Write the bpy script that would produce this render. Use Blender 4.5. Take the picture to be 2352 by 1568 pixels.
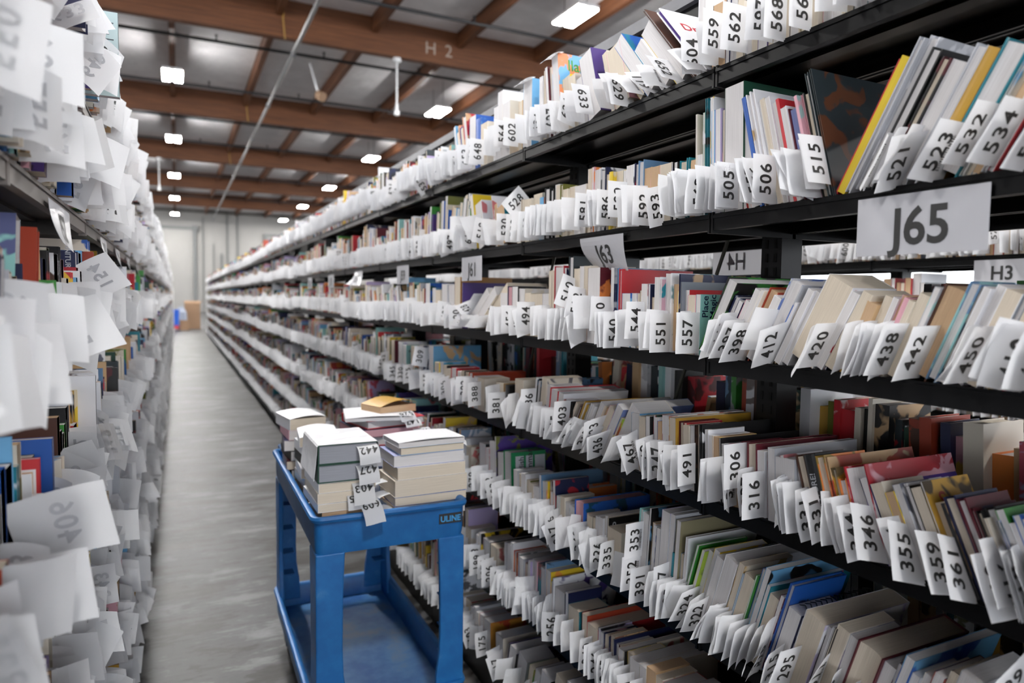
import bpy, bmesh, math, random
import numpy as np
from mathutils import Vector, Matrix
PI=math.pi
for o in list(bpy.data.objects): bpy.data.objects.remove(o)
sc=bpy.context.scene; COL=sc.collection
# ---------------------------------------------------------------- camera, world, exposure
CH=1.48
Rr=Vector((0.89901924,-0.43773692,0.01227969)); Rd=Vector((-0.01594721,-0.06074948,-0.99802564)); Rf=Vector((0.43761866,0.89704843,-0.06159564))
cam=bpy.data.cameras.new('camera'); co=bpy.data.objects.new('camera',cam); COL.objects.link(co); sc.camera=co
cam.sensor_width=36; cam.lens=1580/2352*36; cam.clip_start=.02; cam.clip_end=300
M=Matrix.Identity(4)
for i in range(3): M[i][0]=Rr[i]; M[i][1]=-Rd[i]; M[i][2]=-Rf[i]
M.translation=Vector((0,0,CH)); co.matrix_world=M
cam.dof.use_dof=True; cam.dof.focus_distance=1.5; cam.dof.aperture_fstop=2.9
w=bpy.data.worlds.new('world'); sc.world=w; w.use_nodes=True
w.node_tree.nodes['Background'].inputs[0].default_value=(.9,.94,1,1); w.node_tree.nodes['Background'].inputs[1].default_value=4.0
sc.view_settings.view_transform='Standard'; sc.view_settings.look='None'; sc.view_settings.gamma=1; sc.view_settings.exposure=0.62
LAMP_STRENGTH=250
sc.cycles.max_bounces=5; sc.cycles.diffuse_bounces=4; sc.cycles.glossy_bounces=2; sc.cycles.transmission_bounces=3; sc.cycles.transparent_max_bounces=2; sc.cycles.caustics_reflective=False; sc.cycles.caustics_refractive=False; sc.cycles.adaptive_threshold=.03
# ---------------------------------------------------------------- materials
def lin(h):
    h=h.lstrip('#'); v=[int(h[i:i+2],16)/255 for i in (0,2,4)]
    return tuple(c/12.92 if c<=.04045 else ((c+.055)/1.055)**2.4 for c in v)
def mat(name,col=(.5,.5,.5),rough=.5,metal=0,spec=.5):
    m=bpy.data.materials.new(name); m.use_nodes=True; b=m.node_tree.nodes['Principled BSDF']
    b.inputs['Base Color'].default_value=(*col,1); b.inputs['Roughness'].default_value=rough; b.inputs['Metallic'].default_value=metal
    b.inputs['Specular IOR Level'].default_value=spec
    return m
def N(m,t,**k):
    n=m.node_tree.nodes.new(t)
    for a,v in k.items(): setattr(n,a,v)
    return n
def L(m,a,b): m.node_tree.links.new(a,b)
def B(m): return m.node_tree.nodes['Principled BSDF']
def coords(m,kind='Object',scale=(1,1,1)):
    tc=N(m,'ShaderNodeTexCoord'); mp=N(m,'ShaderNodeMapping'); mp.inputs['Scale'].default_value=scale
    L(m,tc.outputs[kind],mp.inputs['Vector']); return mp.outputs['Vector']
def noise(m,vec,scale,detail=3,rough=.55):
    n=N(m,'ShaderNodeTexNoise'); n.inputs['Scale'].default_value=scale; n.inputs['Detail'].default_value=detail; n.inputs['Roughness'].default_value=rough
    L(m,vec,n.inputs['Vector']); return n.outputs['Fac']
def ramp(m,fac,stops):
    r=N(m,'ShaderNodeValToRGB'); e=r.color_ramp.elements
    while len(e)<len(stops): e.new(.5)
    for i,(p,c) in enumerate(stops):
        e[i].position=p; e[i].color=(*c,1) if len(c)==3 else c
    L(m,fac,r.inputs['Fac']); return r.outputs['Color']
def bump(m,fac,strength,dist=.01):
    b=N(m,'ShaderNodeBump'); b.inputs['Strength'].default_value=strength; b.inputs['Distance'].default_value=dist
    L(m,fac,b.inputs['Height']); L(m,b.outputs['Normal'],B(m).inputs['Normal'])
def vary(m,base,scale,lo,hi,kind='Object',stretch=(1,1,1),detail=4):
    v=coords(m,kind,stretch); f=noise(m,v,scale,detail)
    c=ramp(m,f,[(.3,tuple(x*lo for x in base)),(.7,tuple(min(1,x*hi) for x in base))]); L(m,c,B(m).inputs['Base Color']); return f
# book covers: colours come from per-face attributes
m_cover=mat('printed_cover',rough=.38)
a1=N(m_cover,'ShaderNodeAttribute',attribute_name='col'); a2=N(m_cover,'ShaderNodeAttribute',attribute_name='col2')
tc=N(m_cover,'ShaderNodeUVMap',uv_map='uv')
nz=N(m_cover,'ShaderNodeTexNoise',noise_dimensions='4D'); nz.inputs['Scale'].default_value=17; nz.inputs['Detail'].default_value=2.5; nz.inputs['Distortion'].default_value=.7
L(m_cover,tc.outputs['UV'],nz.inputs['Vector'])
mw=N(m_cover,'ShaderNodeMath',operation='MULTIPLY'); mw.inputs[1].default_value=57.; L(m_cover,a1.outputs['Alpha'],mw.inputs[0]); L(m_cover,mw.outputs[0],nz.inputs['W'])
th=N(m_cover,'ShaderNodeMapRange'); th.inputs['From Min'].default_value=.52; th.inputs['From Max'].default_value=.56; L(m_cover,nz.outputs['Fac'],th.inputs['Value'])
ma=N(m_cover,'ShaderNodeMath',operation='MULTIPLY'); L(m_cover,th.outputs['Result'],ma.inputs[0]); L(m_cover,a2.outputs['Alpha'],ma.inputs[1])
mx=N(m_cover,'ShaderNodeMix',data_type='RGBA'); L(m_cover,ma.outputs[0],mx.inputs['Factor']); L(m_cover,a1.outputs['Color'],mx.inputs['A']); L(m_cover,a2.outputs['Color'],mx.inputs['B'])
L(m_cover,mx.outputs['Result'],B(m_cover).inputs['Base Color'])
# page blocks: fine sheet lines across the thickness
m_pages=mat('page_block',rough=.8,spec=.2)
a1=N(m_pages,'ShaderNodeAttribute',attribute_name='col'); uv=N(m_pages,'ShaderNodeUVMap',uv_map='uv'); mp=N(m_pages,'ShaderNodeMapping'); mp.inputs['Scale'].default_value=(1100,9,1)
L(m_pages,uv.outputs['UV'],mp.inputs['Vector']); f=noise(m_pages,mp.outputs['Vector'],1,2)
r=ramp(m_pages,f,[(.25,(.80,.79,.78)),(.7,(1.0,1.0,1.0))])
mx=N(m_pages,'ShaderNodeMix',data_type='RGBA',blend_type='MULTIPLY'); mx.inputs['Factor'].default_value=1
L(m_pages,a1.outputs['Color'],mx.inputs['A']); L(m_pages,r,mx.inputs['B']); L(m_pages,mx.outputs['Result'],B(m_pages).inputs['Base Color'])
def paper(name,col,tr):
    m=bpy.data.materials.new(name); m.use_nodes=True; nt=m.node_tree; nt.nodes.clear()
    out=N(m,'ShaderNodeOutputMaterial'); d=N(m,'ShaderNodeBsdfDiffuse'); t=N(m,'ShaderNodeBsdfTranslucent'); mi=N(m,'ShaderNodeMixShader')
    d.inputs[0].default_value=(*col,1); t.inputs[0].default_value=(*[c*.95 for c in col],1); mi.inputs[0].default_value=tr
    v=coords(m,'Object'); n=noise(m,v,28,2); b=N(m,'ShaderNodeBump'); b.inputs['Strength'].default_value=.12; b.inputs['Distance'].default_value=.004
    L(m,n,b.inputs['Height']); L(m,b.outputs['Normal'],d.inputs['Normal'])
    L(m,d.outputs[0],mi.inputs[1]); L(m,t.outputs[0],mi.inputs[2]); L(m,mi.outputs[0],out.inputs[0]); return m
m_slip=paper('slip_paper',(.80,.805,.825),.38)
m_sign=mat('laminated_sign_paper',(.50,.50,.53),.22,spec=.6)
m_thin=paper('thin_laminated_paper',(.55,.55,.58),.5)
m_ink=mat('black_ink',(.025,.025,.025),.5)
m_black=mat('black_shelf_paint',(.010,.010,.011),.28,spec=.5); f=vary(m_black,(.0030,.0030,.0034),9,.6,1.6); B(m_black).inputs['Specular IOR Level'].default_value=.2; B(m_black).inputs['Roughness'].default_value=.33; 
m_rail=mat('grey_steel_rail',(.16,.16,.17),.45); vary(m_rail,(.15,.15,.16),6,.75,1.2)
m_brown=mat('dusty_grey_steel',(.25,.22,.20),.5); vary(m_brown,(.17,.15,.14),7,.65,1.25,stretch=(1,.3,1))
m_darkb=mat('dark_brown_steel',(.04,.034,.03),.5)
m_ghost=mat('ink_showing_through_paper',(.47,.475,.50),.8,spec=.1)
m_rod=mat('brace_rod_steel',(.05,.05,.04),.4,metal=.4)
m_blue=mat('blue_moulded_plastic',(.02,.2,.52),.42)
v=coords(m_blue,'Object'); f=noise(m_blue,v,14,6,.6); c=ramp(m_blue,f,[(.42,(.009,.110,.33)),(.64,(.013,.140,.39)),(.80,(.07,.22,.46))]); L(m_blue,c,B(m_blue).inputs['Base Color'])
f2=noise(m_blue,v,420,2); bump(m_blue,f2,.12,.0015)
m_blueworn=mat('scuffed_blue_plastic',(.1,.3,.6),.5)
f=noise(m_blueworn,coords(m_blueworn,'Object'),6,6,.6); c=ramp(m_blueworn,f,[(.38,(.02,.10,.30)),(.52,(.05,.17,.38)),(.66,(.13,.19,.28))]); L(m_blueworn,c,B(m_blueworn).inputs['Base Color'])
m_tyre=mat('grey_rubber',(.05,.05,.05),.7)
m_wood=mat('glulam_timber',(.2,.08,.04),.6)
v=coords(m_wood,'Object',(.45,9,9)); f=noise(m_wood,v,2.2,6,.65); wv=N(m_wood,'ShaderNodeTexWave',bands_direction='Z'); wv.inputs['Scale'].default_value=2.9; wv.inputs['Distortion'].default_value=.6
L(m_wood,coords(m_wood,'Object',(.05,.05,1)),wv.inputs['Vector'])
c=ramp(m_wood,f,[(.3,(.095,.030,.009)),(.55,(.165,.057,.018)),(.8,(.25,.098,.034))])
mx=N(m_wood,'ShaderNodeMix',data_type='RGBA',blend_type='MULTIPLY'); mx.inputs['Factor'].default_value=1; L(m_wood,c,mx.inputs['A']); L(m_wood,ramp(m_wood,wv.outputs['Fac'],[(0,(.72,.72,.72)),(.12,(1,1,1))]),mx.inputs['B']); L(m_wood,mx.outputs['Result'],B(m_wood).inputs['Base Color'])
m_purlin=mat('purlin_timber',(.2,.08,.04),.6); f=noise(m_purlin,coords(m_purlin,'Object',(9,.5,9)),2,5,.6); L(m_purlin,ramp(m_purlin,f,[(.3,(.085,.027,.008)),(.7,(.18,.064,.021))]),B(m_purlin).inputs['Base Color'])
m_ceil=mat('roof_insulation_foil',(.72,.71,.73),.9,spec=.1)
f=noise(m_ceil,coords(m_ceil,'Object',(1,1,1)),1.6,5,.6); L(m_ceil,ramp(m_ceil,f,[(.3,(.76,.75,.77)),(.7,(.88,.87,.89))]),B(m_ceil).inputs['Base Color']); bump(m_ceil,f,.8,.10)
m_wall=mat('painted_concrete_wall',(.68,.67,.66),.7); vary(m_wall,(.31,.30,.285),.5,.95,1.04)
m_wallline=mat('wall_seam_grey',(.15,.155,.155),.6)
m_floor=mat('polished_concrete',(.35,.35,.35),.3,spec=.22)
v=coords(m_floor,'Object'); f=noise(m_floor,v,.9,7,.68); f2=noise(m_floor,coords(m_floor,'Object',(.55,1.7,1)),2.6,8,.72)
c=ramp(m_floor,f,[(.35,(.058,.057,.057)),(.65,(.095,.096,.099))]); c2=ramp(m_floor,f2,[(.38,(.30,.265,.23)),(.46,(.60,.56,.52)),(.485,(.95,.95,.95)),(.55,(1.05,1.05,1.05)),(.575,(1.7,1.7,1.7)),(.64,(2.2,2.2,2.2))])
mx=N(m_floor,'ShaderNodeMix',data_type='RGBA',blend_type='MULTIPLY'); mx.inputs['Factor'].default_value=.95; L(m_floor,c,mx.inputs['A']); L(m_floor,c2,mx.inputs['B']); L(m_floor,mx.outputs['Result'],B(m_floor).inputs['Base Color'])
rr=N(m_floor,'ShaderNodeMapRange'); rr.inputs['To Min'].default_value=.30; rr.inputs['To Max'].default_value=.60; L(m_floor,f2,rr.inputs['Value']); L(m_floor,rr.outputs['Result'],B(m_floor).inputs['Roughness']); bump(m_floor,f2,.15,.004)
m_pipe=mat('black_sprinkler_pipe',(.02,.02,.022),.45)
m_cond=mat('galvanised_conduit',(.17,.175,.18),.35,metal=.5)
m_white=mat('white_painted_metal',(.8,.8,.8),.4)
m_yellow=mat('yellow_cable',(.45,.25,.05),.5)
m_lamp=mat('lit_led_panel',(1,1,1),.5); B(m_lamp).inputs['Emission Color'].default_value=(1,.985,.96,1); B(m_lamp).inputs['Emission Strength'].default_value=LAMP_STRENGTH
m_card=mat('brown_cardboard',(.28,.17,.10),.8); m_red=mat('red_plastic',(.45,.02,.03),.4); m_bblue=mat('bright_blue_plastic',(.01,.09,.5),.4)
m_greyp=mat('grey_fabric',(.3,.33,.4),.8); m_film=mat('pale_packing_paper',(.9,.72,.45),.5); m_chalk=mat('white_chalk_paint',(.45,.36,.30),.8)
m_band=mat('rubber_band',(.6,.5,.3),.6)
PAL={k:lin(v) for k,v in dict(white='e4e4e8',cream='d8cfc0',lgrey='b4b6bc',grey='7d838c',black='121214',slate='2b3438',navy='141c42',blue='1f56a8',sky='6aa6cf',steel='5f83a6',teal='167888',pteal='8cc0bc',green='3c8a3a',pgreen='5d7a5c',dgreen='0f3d2c',emerald='0a7a48',lime='9cb83a',yellow='e0c030',gold='b98f35',orange='de8240',red='c03038',crimson='a8202e',rust='a03c26',maroon='571522',pink='d6a0ac',purple='4c3878',violet='4a2f86',lilac='b7a8d0',lav='a8aed2',brown='4d3024',tan='c4a37a',khaki='8b8468',olive='6f7030',ochre='a8742c',magenta='cf2f86',sage='9fb0b2').items()}
NAMEC=dict(lgrey='light grey',dgreen='dark green',pgreen='grey-green',pteal='pale teal',sky='sky blue',steel='steel blue',lav='lavender',sage='grey-teal',slate='dark slate',navy='navy blue')
PAG=dict(w=lin('d9d6d6'),c=lin('d8ccba'),t=lin('c8a988'),blue=PAL['blue'],yellow=lin('dcc040'),red=lin('c84048'),pink=lin('d2a2a8'),lav=lin('7d86b4'),grey=lin('9a9ca4'),black=PAL['black'],gold=PAL['gold'],teal=PAL['teal'])
for _k in PAL: PAG.setdefault(_k,PAL[_k])
BG=['white']*6+['cream']*4+['lgrey']*2+['black']*4+['navy']*2+['slate','blue','sky','steel','teal','pteal','green','dgreen','yellow','gold','orange','red','red','crimson','rust','maroon','pink','purple','lilac','brown','tan','tan','olive']
rnd=random.Random(11)
# ---------------------------------------------------------------- object helpers
def link(o): COL.objects.link(o); return o
def tag(o,label=None,cat=None,group=None,kind=None):
    if label: o['label']=label
    if cat: o['category']=cat
    if group: o['group']=group
    if kind: o['kind']=kind
    return o
def empty(name,loc=(0,0,0),rot=(0,0,0)):
    o=bpy.data.objects.new(name,None); o.empty_display_size=.05; o.location=loc; o.rotation_euler=rot; return link(o)
def place(name,me,parent=None,loc=(0,0,0),rot=(0,0,0)):
    o=bpy.data.objects.new(name,me); o.location=loc; o.rotation_euler=rot; link(o)
    if parent: o.parent=parent
    return o
class MB:
    """collects faces; builds one mesh with material indices, colour attributes and uv in metres"""
    def __init__(s): s.v=[]; s.f=[]; s.m=[]; s.c=[]; s.c2=[]; s.uv=[]
    def face(s,pts,mi=0,col=(1,1,1,0),col2=(1,1,1,0),uv=None):
        n=len(s.v); s.v.extend(pts); s.f.append(tuple(range(n,n+len(pts)))); s.m.append(mi); s.c.append(col); s.c2.append(col2)
        s.uv.extend(uv if uv else [(0,0)]*len(pts))
    def box(s,x0,x1,y0,y1,z0,z1,mi=0,col=(1,1,1,0),col2=(1,1,1,0),skip=''):
        P=[(x,y,z) for x in (x0,x1) for y in (y0,y1) for z in (z0,z1)]
        F=dict(x=(0,1,3,2),X=(4,6,7,5),y=(0,4,5,1),Y=(2,3,7,6),z=(0,2,6,4),Z=(1,5,7,3))
        for k,q in F.items():
            if k in skip: continue
            pts=[P[i] for i in q]
            if k in 'xX': uv=[(p[1],p[2]) for p in pts]
            elif k in 'yY': uv=[(p[0],p[2]) for p in pts]
            else: uv=[(p[1],p[0]) for p in pts]
            s.face(pts,mi,col,col2,uv)
    def tube(s,a,b,r,n=8,mi=0,cap=True):
        a=Vector(a); b=Vector(b); d=(b-a).normalized(); u=d.orthogonal().normalized(); w=d.cross(u)
        R=[[tuple(p+u*(r*math.cos(2*PI*i/n))+w*(r*math.sin(2*PI*i/n))) for i in range(n)] for p in (a,b)]
        for i in range(n):
            j=(i+1)%n; s.face([R[0][i],R[0][j],R[1][j],R[1][i]],mi)
        if cap: s.face(R[0][::-1],mi); s.face(R[1],mi)
    def loft(s,rings,mi=0,closed=True,capA=False,capB=False):
        n=len(rings[0])
        for k in range(len(rings)-1):
            for i in range(n if closed else n-1):
                j=(i+1)%n; s.face([rings[k][i],rings[k][j],rings[k+1][j],rings[k+1][i]],mi)
        if capA: s.face(rings[0][::-1],mi)
        if capB: s.face(rings[-1],mi)
    def mesh(s,name,mats,attrs=False,weld=False,smooth=False):
        me=bpy.data.meshes.new(name); me.from_pydata(s.v,[],s.f)
        for m in mats: me.materials.append(m)
        if len(mats)>1: me.polygons.foreach_set('material_index',s.m)
        if attrs:
            for nm,dat in (('col',s.c),('col2',s.c2)):
                a=me.attributes.new(nm,'FLOAT_COLOR','FACE'); a.data.foreach_set('color',np.array(dat,dtype=np.float32).ravel())
            u=me.uv_layers.new(name='uv'); u.data.foreach_set('uv',np.array(s.uv,dtype=np.float32).ravel())
        if weld:
            bm=bmesh.new(); bm.from_mesh(me); bmesh.ops.remove_doubles(bm,verts=bm.verts,dist=1e-5); bmesh.ops.recalc_face_normals(bm,faces=bm.faces); bm.to_mesh(me); bm.free()
        if smooth: me.polygons.foreach_set('use_smooth',[True]*len(me.polygons)); me.set_sharp_from_angle(angle=.7); me.update()
        return me
    def build(s,name,mats,parent=None,loc=(0,0,0),rot=(0,0,0),bevel=0,**k):
        me=s.mesh(name,mats if isinstance(mats,(list,tuple)) else [mats],weld=bool(bevel) or k.pop('weld',False),**k)
        o=place(name,me,parent,loc,rot)
        if bevel:
            b=o.modifiers.new('bevel','BEVEL'); b.width=bevel; b.segments=2; b.limit_method='ANGLE'; b.angle_limit=.6
        return o
# ---------------------------------------------------------------- lettering
_tc={}
def glyphs(txt,bold=.0,sub=0):
    """flat triangles of a text: list of polygons in 2D with cap height 1"""
    k=(txt,bold,sub)
    if k in _tc: return _tc[k]
    if txt.isdigit() and len(txt)>1:   # numbers are set from single digits
        P=[]; x=0
        for ch in txt:
            q,w_=glyphs(ch,bold,sub); ad=.80; o_=x+(ad-w_)/2
            P+=[[(p[0]+o_,p[1]) for p in f] for f in q]; x+=ad
        _tc[k]=(P,x); return _tc[k]
    cu=bpy.data.curves.new('lettering','FONT'); cu.body=txt; cu.offset=bold; cu.resolution_u=4; cu.fill_mode='FRONT'
    ob=bpy.data.objects.new('lettering',cu); link(ob); dg=bpy.context.evaluated_depsgraph_get(); dg.update()
    me=bpy.data.meshes.new_from_object(ob.evaluated_get(dg)); bpy.data.objects.remove(ob); bpy.data.curves.remove(cu)
    bm=bmesh.new(); bm.from_mesh(me); bpy.data.meshes.remove(me)
    if sub:
        bmesh.ops.triangulate(bm,faces=bm.faces)
        for _ in range(3):
            e=[e for e in bm.edges if e.calc_length()>sub]
            if not e: break
            bmesh.ops.subdivide_edges(bm,edges=e,cuts=1); bmesh.ops.triangulate(bm,faces=bm.faces)
    P=[[(v.co.x/.72,v.co.y/.72) for v in f.verts] for f in bm.faces]; bm.free()
    xs=[p[0] for q in P for p in q] or [0]; x0,x1=min(xs),max(xs)
    P=[[(p[0]-x0,p[1]) for p in q] for q in P]
    _tc[k]=(P,x1-x0); return _tc[k]
def text_on(mb,txt,h,org,ex,ey,mi=0,bold=.012,center=True,squeeze=1,col=(0,0,0,0)):
    P,wd=glyphs(txt,bold); org=Vector(org); ex=Vector(ex)*h*squeeze; ey=Vector(ey)*h
    o=org-(ex*wd/2+ey*.5 if center else Vector((0,0,0)))
    for q in P: mb.face([tuple(o+ex*p[0]+ey*p[1]) for p in q],mi,col)
for _s in (0,.25,.28,.3):
    for _d in '0123456789': glyphs(_d,.02,_s)
# ---------------------------------------------------------------- room
def struct(o): o['kind']='structure'; return o
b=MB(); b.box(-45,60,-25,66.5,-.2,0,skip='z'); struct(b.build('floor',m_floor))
b=MB(); b.box(-45,60,-25,66.5,8.95,9.15); struct(b.build('ceiling',m_ceil))
b=MB(); b.box(-45,60,66.5,66.9,0,9.1); struct(b.build('wall_far',m_wall))
# tilt-up panel seams, roll-up door and conduits on the far wall
b=MB(); b.box(-6.4,1.38,66.36,66.5,0,7.2); struct(b.build('door_1',m_wall))
for i,(x0,x1,z0,z1,dp) in enumerate([(1.4,1.62,0,7.4,.3),(-6.5,1.62,7.15,7.4,.25),(1.3,1.75,7.05,7.5,.4),(2.15,2.22,0,8.3,.12),(3.0,3.05,0,6,.1),(4.1,4.2,0,8.6,.1),(4.95,5.05,0,8.6,.1),(7.2,7.5,0,7.1,.25),(7.2,16,6.9,7.1,.2),(3.6,3.72,0,5.2,.15)]):
    b=MB(); b.box(x0,x1,66.5-dp,66.5,z0,z1); struct(b.build('trim_%d'%(i+1),m_wallline))
for k,z in enumerate((1.5,3,4.5,6)):
    b=MB(); b.box(-6.4,1.38,66.34,66.37,z,z+.03); struct(b.build('trim_%d'%(11+k),m_wall))
ordn=['first','second','third','fourth','fifth','sixth','seventh','eighth','ninth','tenth','eleventh','twelfth','thirteenth','fourteenth','fifteenth','sixteenth','seventeenth','eighteenth','nineteenth','twentieth']
def nth(i):
    if i<20: return ordn[i]
    n=i+1; return '%d%s'%(n,'th' if 10<=n%100<=20 else {1:'st',2:'nd',3:'rd'}.get(n%10,'th'))
BY=[18.7-18.7,9.35,18.7,28.05,37.4,46.8,56.2]
bn=['overhead behind the camera','overhead above the near shelves','nearest in view, painted H2','second in view from the camera','third in view from the camera','fourth in view from the camera','farthest, before the far wall']
for i,y in enumerate(BY):
    b=MB(); b.box(-30,45,y-.11,y+.11,8.0,8.95); o=b.build('roof_beam',m_wood,loc=(0,0,0),bevel=.01)
    tag(o,'thick brown laminated timber roof beam, '+bn[i],'beam','laminated roof beams across the aisle')
    if i==2:
        t=MB()
        for tx,xx in (('H',6.45),('2',6.98)): text_on(t,tx,.34,(xx,y-.114,8.40),(1,0,0),(0,0,1),bold=.0)
        q=t.build('painted_letters',m_chalk,o); q['label']='faded white painted letters H 2'
BYp=BY+[66.5]
for i in range(len(BYp)-1):
    for k in range(-3,10):
        x=2.44*k; y0=BYp[i]+.11; y1=BYp[i+1]-.11
        b=MB(); b.box(x-.08,x+.08,y0,y1,8.53,8.95)
        o=b.build('roof_purlin',m_purlin); nb='one before the %s roof beam'%ordn[i-2] if i>=2 else ''
        tag(o,'brown timber purlin, %s from the left, roof span %s'%(nth(k+3),'before beam H2' if i==1 else 'overhead' if i==0 else 'beyond %s visible beam'%ordn[i-2]),'purlin','timber purlins between the roof beams')
py=[7.2,11.9,16.55,21.0,25.65,30.3,35.0,39.8,44.4,49.1,54,59,63.8]
for i,y in enumerate(py):
    b=MB(); b.tube((-25,y,8.44),(40,y,8.44),.045,8); o=b.build('sprinkler_pipe',m_pipe,smooth=False)
    tag(o,'thin black sprinkler pipe under the roof, %s from the camera'%nth(i),'pipe','sprinkler pipes under the roof')
    h=MB(); 
    for k in range(-5,9):
        x=2.9*k+1.1; h.box(x-.02,x+.02,y-.02,y+.02,8.48,8.60); h.box(x-.04,x+.04,y-.04,y+.04,8.60,8.615)
    h.build('sprinkler_head',m_pipe,o)['kind']='stuff'
b=MB(); b.tube((2.9,-5,7.93),(2.9,66,7.93),.05,10); o=b.build('conduit',m_cond,smooth=True); tag(o,'long grey steel conduit running along the aisle under the roof beams','conduit')
c=MB()
for k in range(12): c.box(2.83,2.97,3+k*5.5,3.06+k*5.5,7.86,8.0)
c.build('clamp',m_cond,o)
for i,(x,y,z) in enumerate([(5.52,18.7,6.47),(-.65,37.3,6.45)]):
    o=empty('hanging_fan_rod',(x,y,8.0)); d=8.0-z
    b=MB(); b.tube((0,0,0),(0,0,-d),.022,8); b.build('rod',m_white,o)
    b=MB(); b.tube((0,0,0),(0,0,-.12),.11,12); b.build('ceiling_plate',m_white,o)
    b=MB(); b.tube((0,0,-d+.12),(0,0,-d),.07,12); b.tube((0,0,-d+.3),(0,0,-d+.12),.035,10); b.build('end_hub',m_white,o)
    tag(o,['white rod hanging from the beam painted H2','white rod hanging from the third roof beam at left'][i],'rod','white hanging rods')
o=empty('wall_speaker',(3.95,21.6,7.55)); b=MB(); b.tube((0,0,0),(.1,-.16,-.1),.14,14); b.build('horn',m_card,o); b=MB(); b.tube((0,0,0),(-.25,0,.9),.03,8); b.build('bracket',m_white,o)
tag(o,'small round grey-brown loudspeaker hanging below a roof purlin','loudspeaker')
for i,(y,x) in enumerate([(18.55,2.55),(27.9,2.5),(37.25,2.5)]):
    b=MB(); b.tube((x,y,8.9),(x-.03,y-.04,8.45),.018,6); b.tube((x-.03,y-.04,8.45),(x+.02,y,7.95),.018,6); o=b.build('yellow_cable',m_yellow)
    tag(o,'yellow cable looped over the %s visible roof beam'%ordn[i],'cable','yellow cables on the roof beams')
# LED high-bay lamps: rows every 8.4 m, midway between beams
li=0
lrow={0:'left',8.4:'right',-8.4:'outer left',16.8:'outer right'}
proto=None
for x in (0.,8.4,-8.4,16.8):
    for j,y in enumerate([-4.6,4.75,14.1,23.4,32.7,42.6,52.4,62.6]):
        o=empty('led_high_bay_lamp',(x,y,8.0))
        if proto is None:
            hb=MB(); hb.box(-.27,.27,-.6,.6,.03,.10); hm=hb.mesh('housing',[m_white])
            dm=[]
            for s in (-1,1):
                d=MB(); d.box(s*.165-.10,s*.165+.10,-.56,.56,0,.03); dm.append(d.mesh('led_panel',[m_lamp]))
            cb=MB(); cb.tube((0,-.5,.1),(0,-.5,.945),.008,5); cb.tube((0,.5,.1),(0,.5,.945),.008,5); cm=cb.mesh('suspension_cable',[m_pipe]); proto=1
        place('housing',hm,o); place('led_panel',dm[0],o); place('led_panel',dm[1],o); place('suspension_cable',cm,o)
        tag(o,'lit twin-panel LED high-bay lamp, %s row, %s from the camera%s'%(lrow[x],nth(max(j-2,0)) if j>1 else 'overhead, '+('behind' if j==0 else 'just ahead'),' down the hall' if j>1 else ''),'lamp','high-bay lamps under the roof')
# ---------------------------------------------------------------- shelving
S=[1.97,1.665,1.36,1.055,.75,.445,.14]
SN=['top','second','third','fourth','fifth','sixth','bottom']
JY=lambda k: 1.146+.889*k
def shelf_mesh(sx,mt,lipm):
    # pan 0.235 deep starting at fore edge x=0, going sx into the rack; rolled front lip and ribs under the pan
    b=MB(); W=.885
    def bx(x0,x1,y0,y1,z0,z1,mi=0):
        b.box(min(sx*x0,sx*x1),max(sx*x0,sx*x1),y0,y1,z0,z1,mi)
    bx(0,.235,0,W,-.004,0)
    bx(-.002,.004,0,W,-.034,.001,1); bx(.004,.014,0,W,-.034,-.030,1); bx(.010,.014,0,W,-.034,-.022,1)
    bx(-.005,-.002,0,W,-.009,-.003,1)
    bx(.228,.235,0,W,-.030,.012)
    bx(.10,.135,0,W,-.012,-.004)
    for y in (0,W-.003): bx(.01,.235,y,y+.003,-.040,.0)
    for y in (0,W-.006): bx(-.004,.012,y,y+.006,-.040,.004,1)
    return b.mesh('shelf',[mt,lipm])
sm={('R',1):shelf_mesh(1,m_black,m_black),('R',-1):shelf_mesh(-1,m_black,m_black),('L',-1):shelf_mesh(-1,m_darkb,m_brown),('L',1):shelf_mesh(1,m_darkb,m_brown)}
def post_mesh(mt,slot):
    b=MB(); b.box(-.032,.032,0,.06,0,2.27)
    for i in range(66):
        z=.1+i*.032
        for y in (.014,.040): b.box(-.0335,-.0325,y,y+.008,z,z+.02,1)
    return b.mesh('upright',[mt,slot])
m_slot=mat('punched_slot',(.002,.002,.002),.9)
pmR=post_mesh(m_black,m_slot); pmL=post_mesh(m_darkb,m_slot)
def rail_meshes():
    b=MB(); b.box(-.03,.03,0,.889,2.272,2.305); r=b.mesh('top_rail',[m_rail]); b=MB(); b.box(-.012,.012,0,.889,2.235,2.272); return r,b.mesh('rail_web',[m_black])
rm=rail_meshes()
b=MB(); b.box(-.235,.235,0,.885,0,.10); base_m={'R':b.mesh('base_plinth',[m_black]),'L':b.mesh('base_plinth',[m_brown])}
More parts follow.
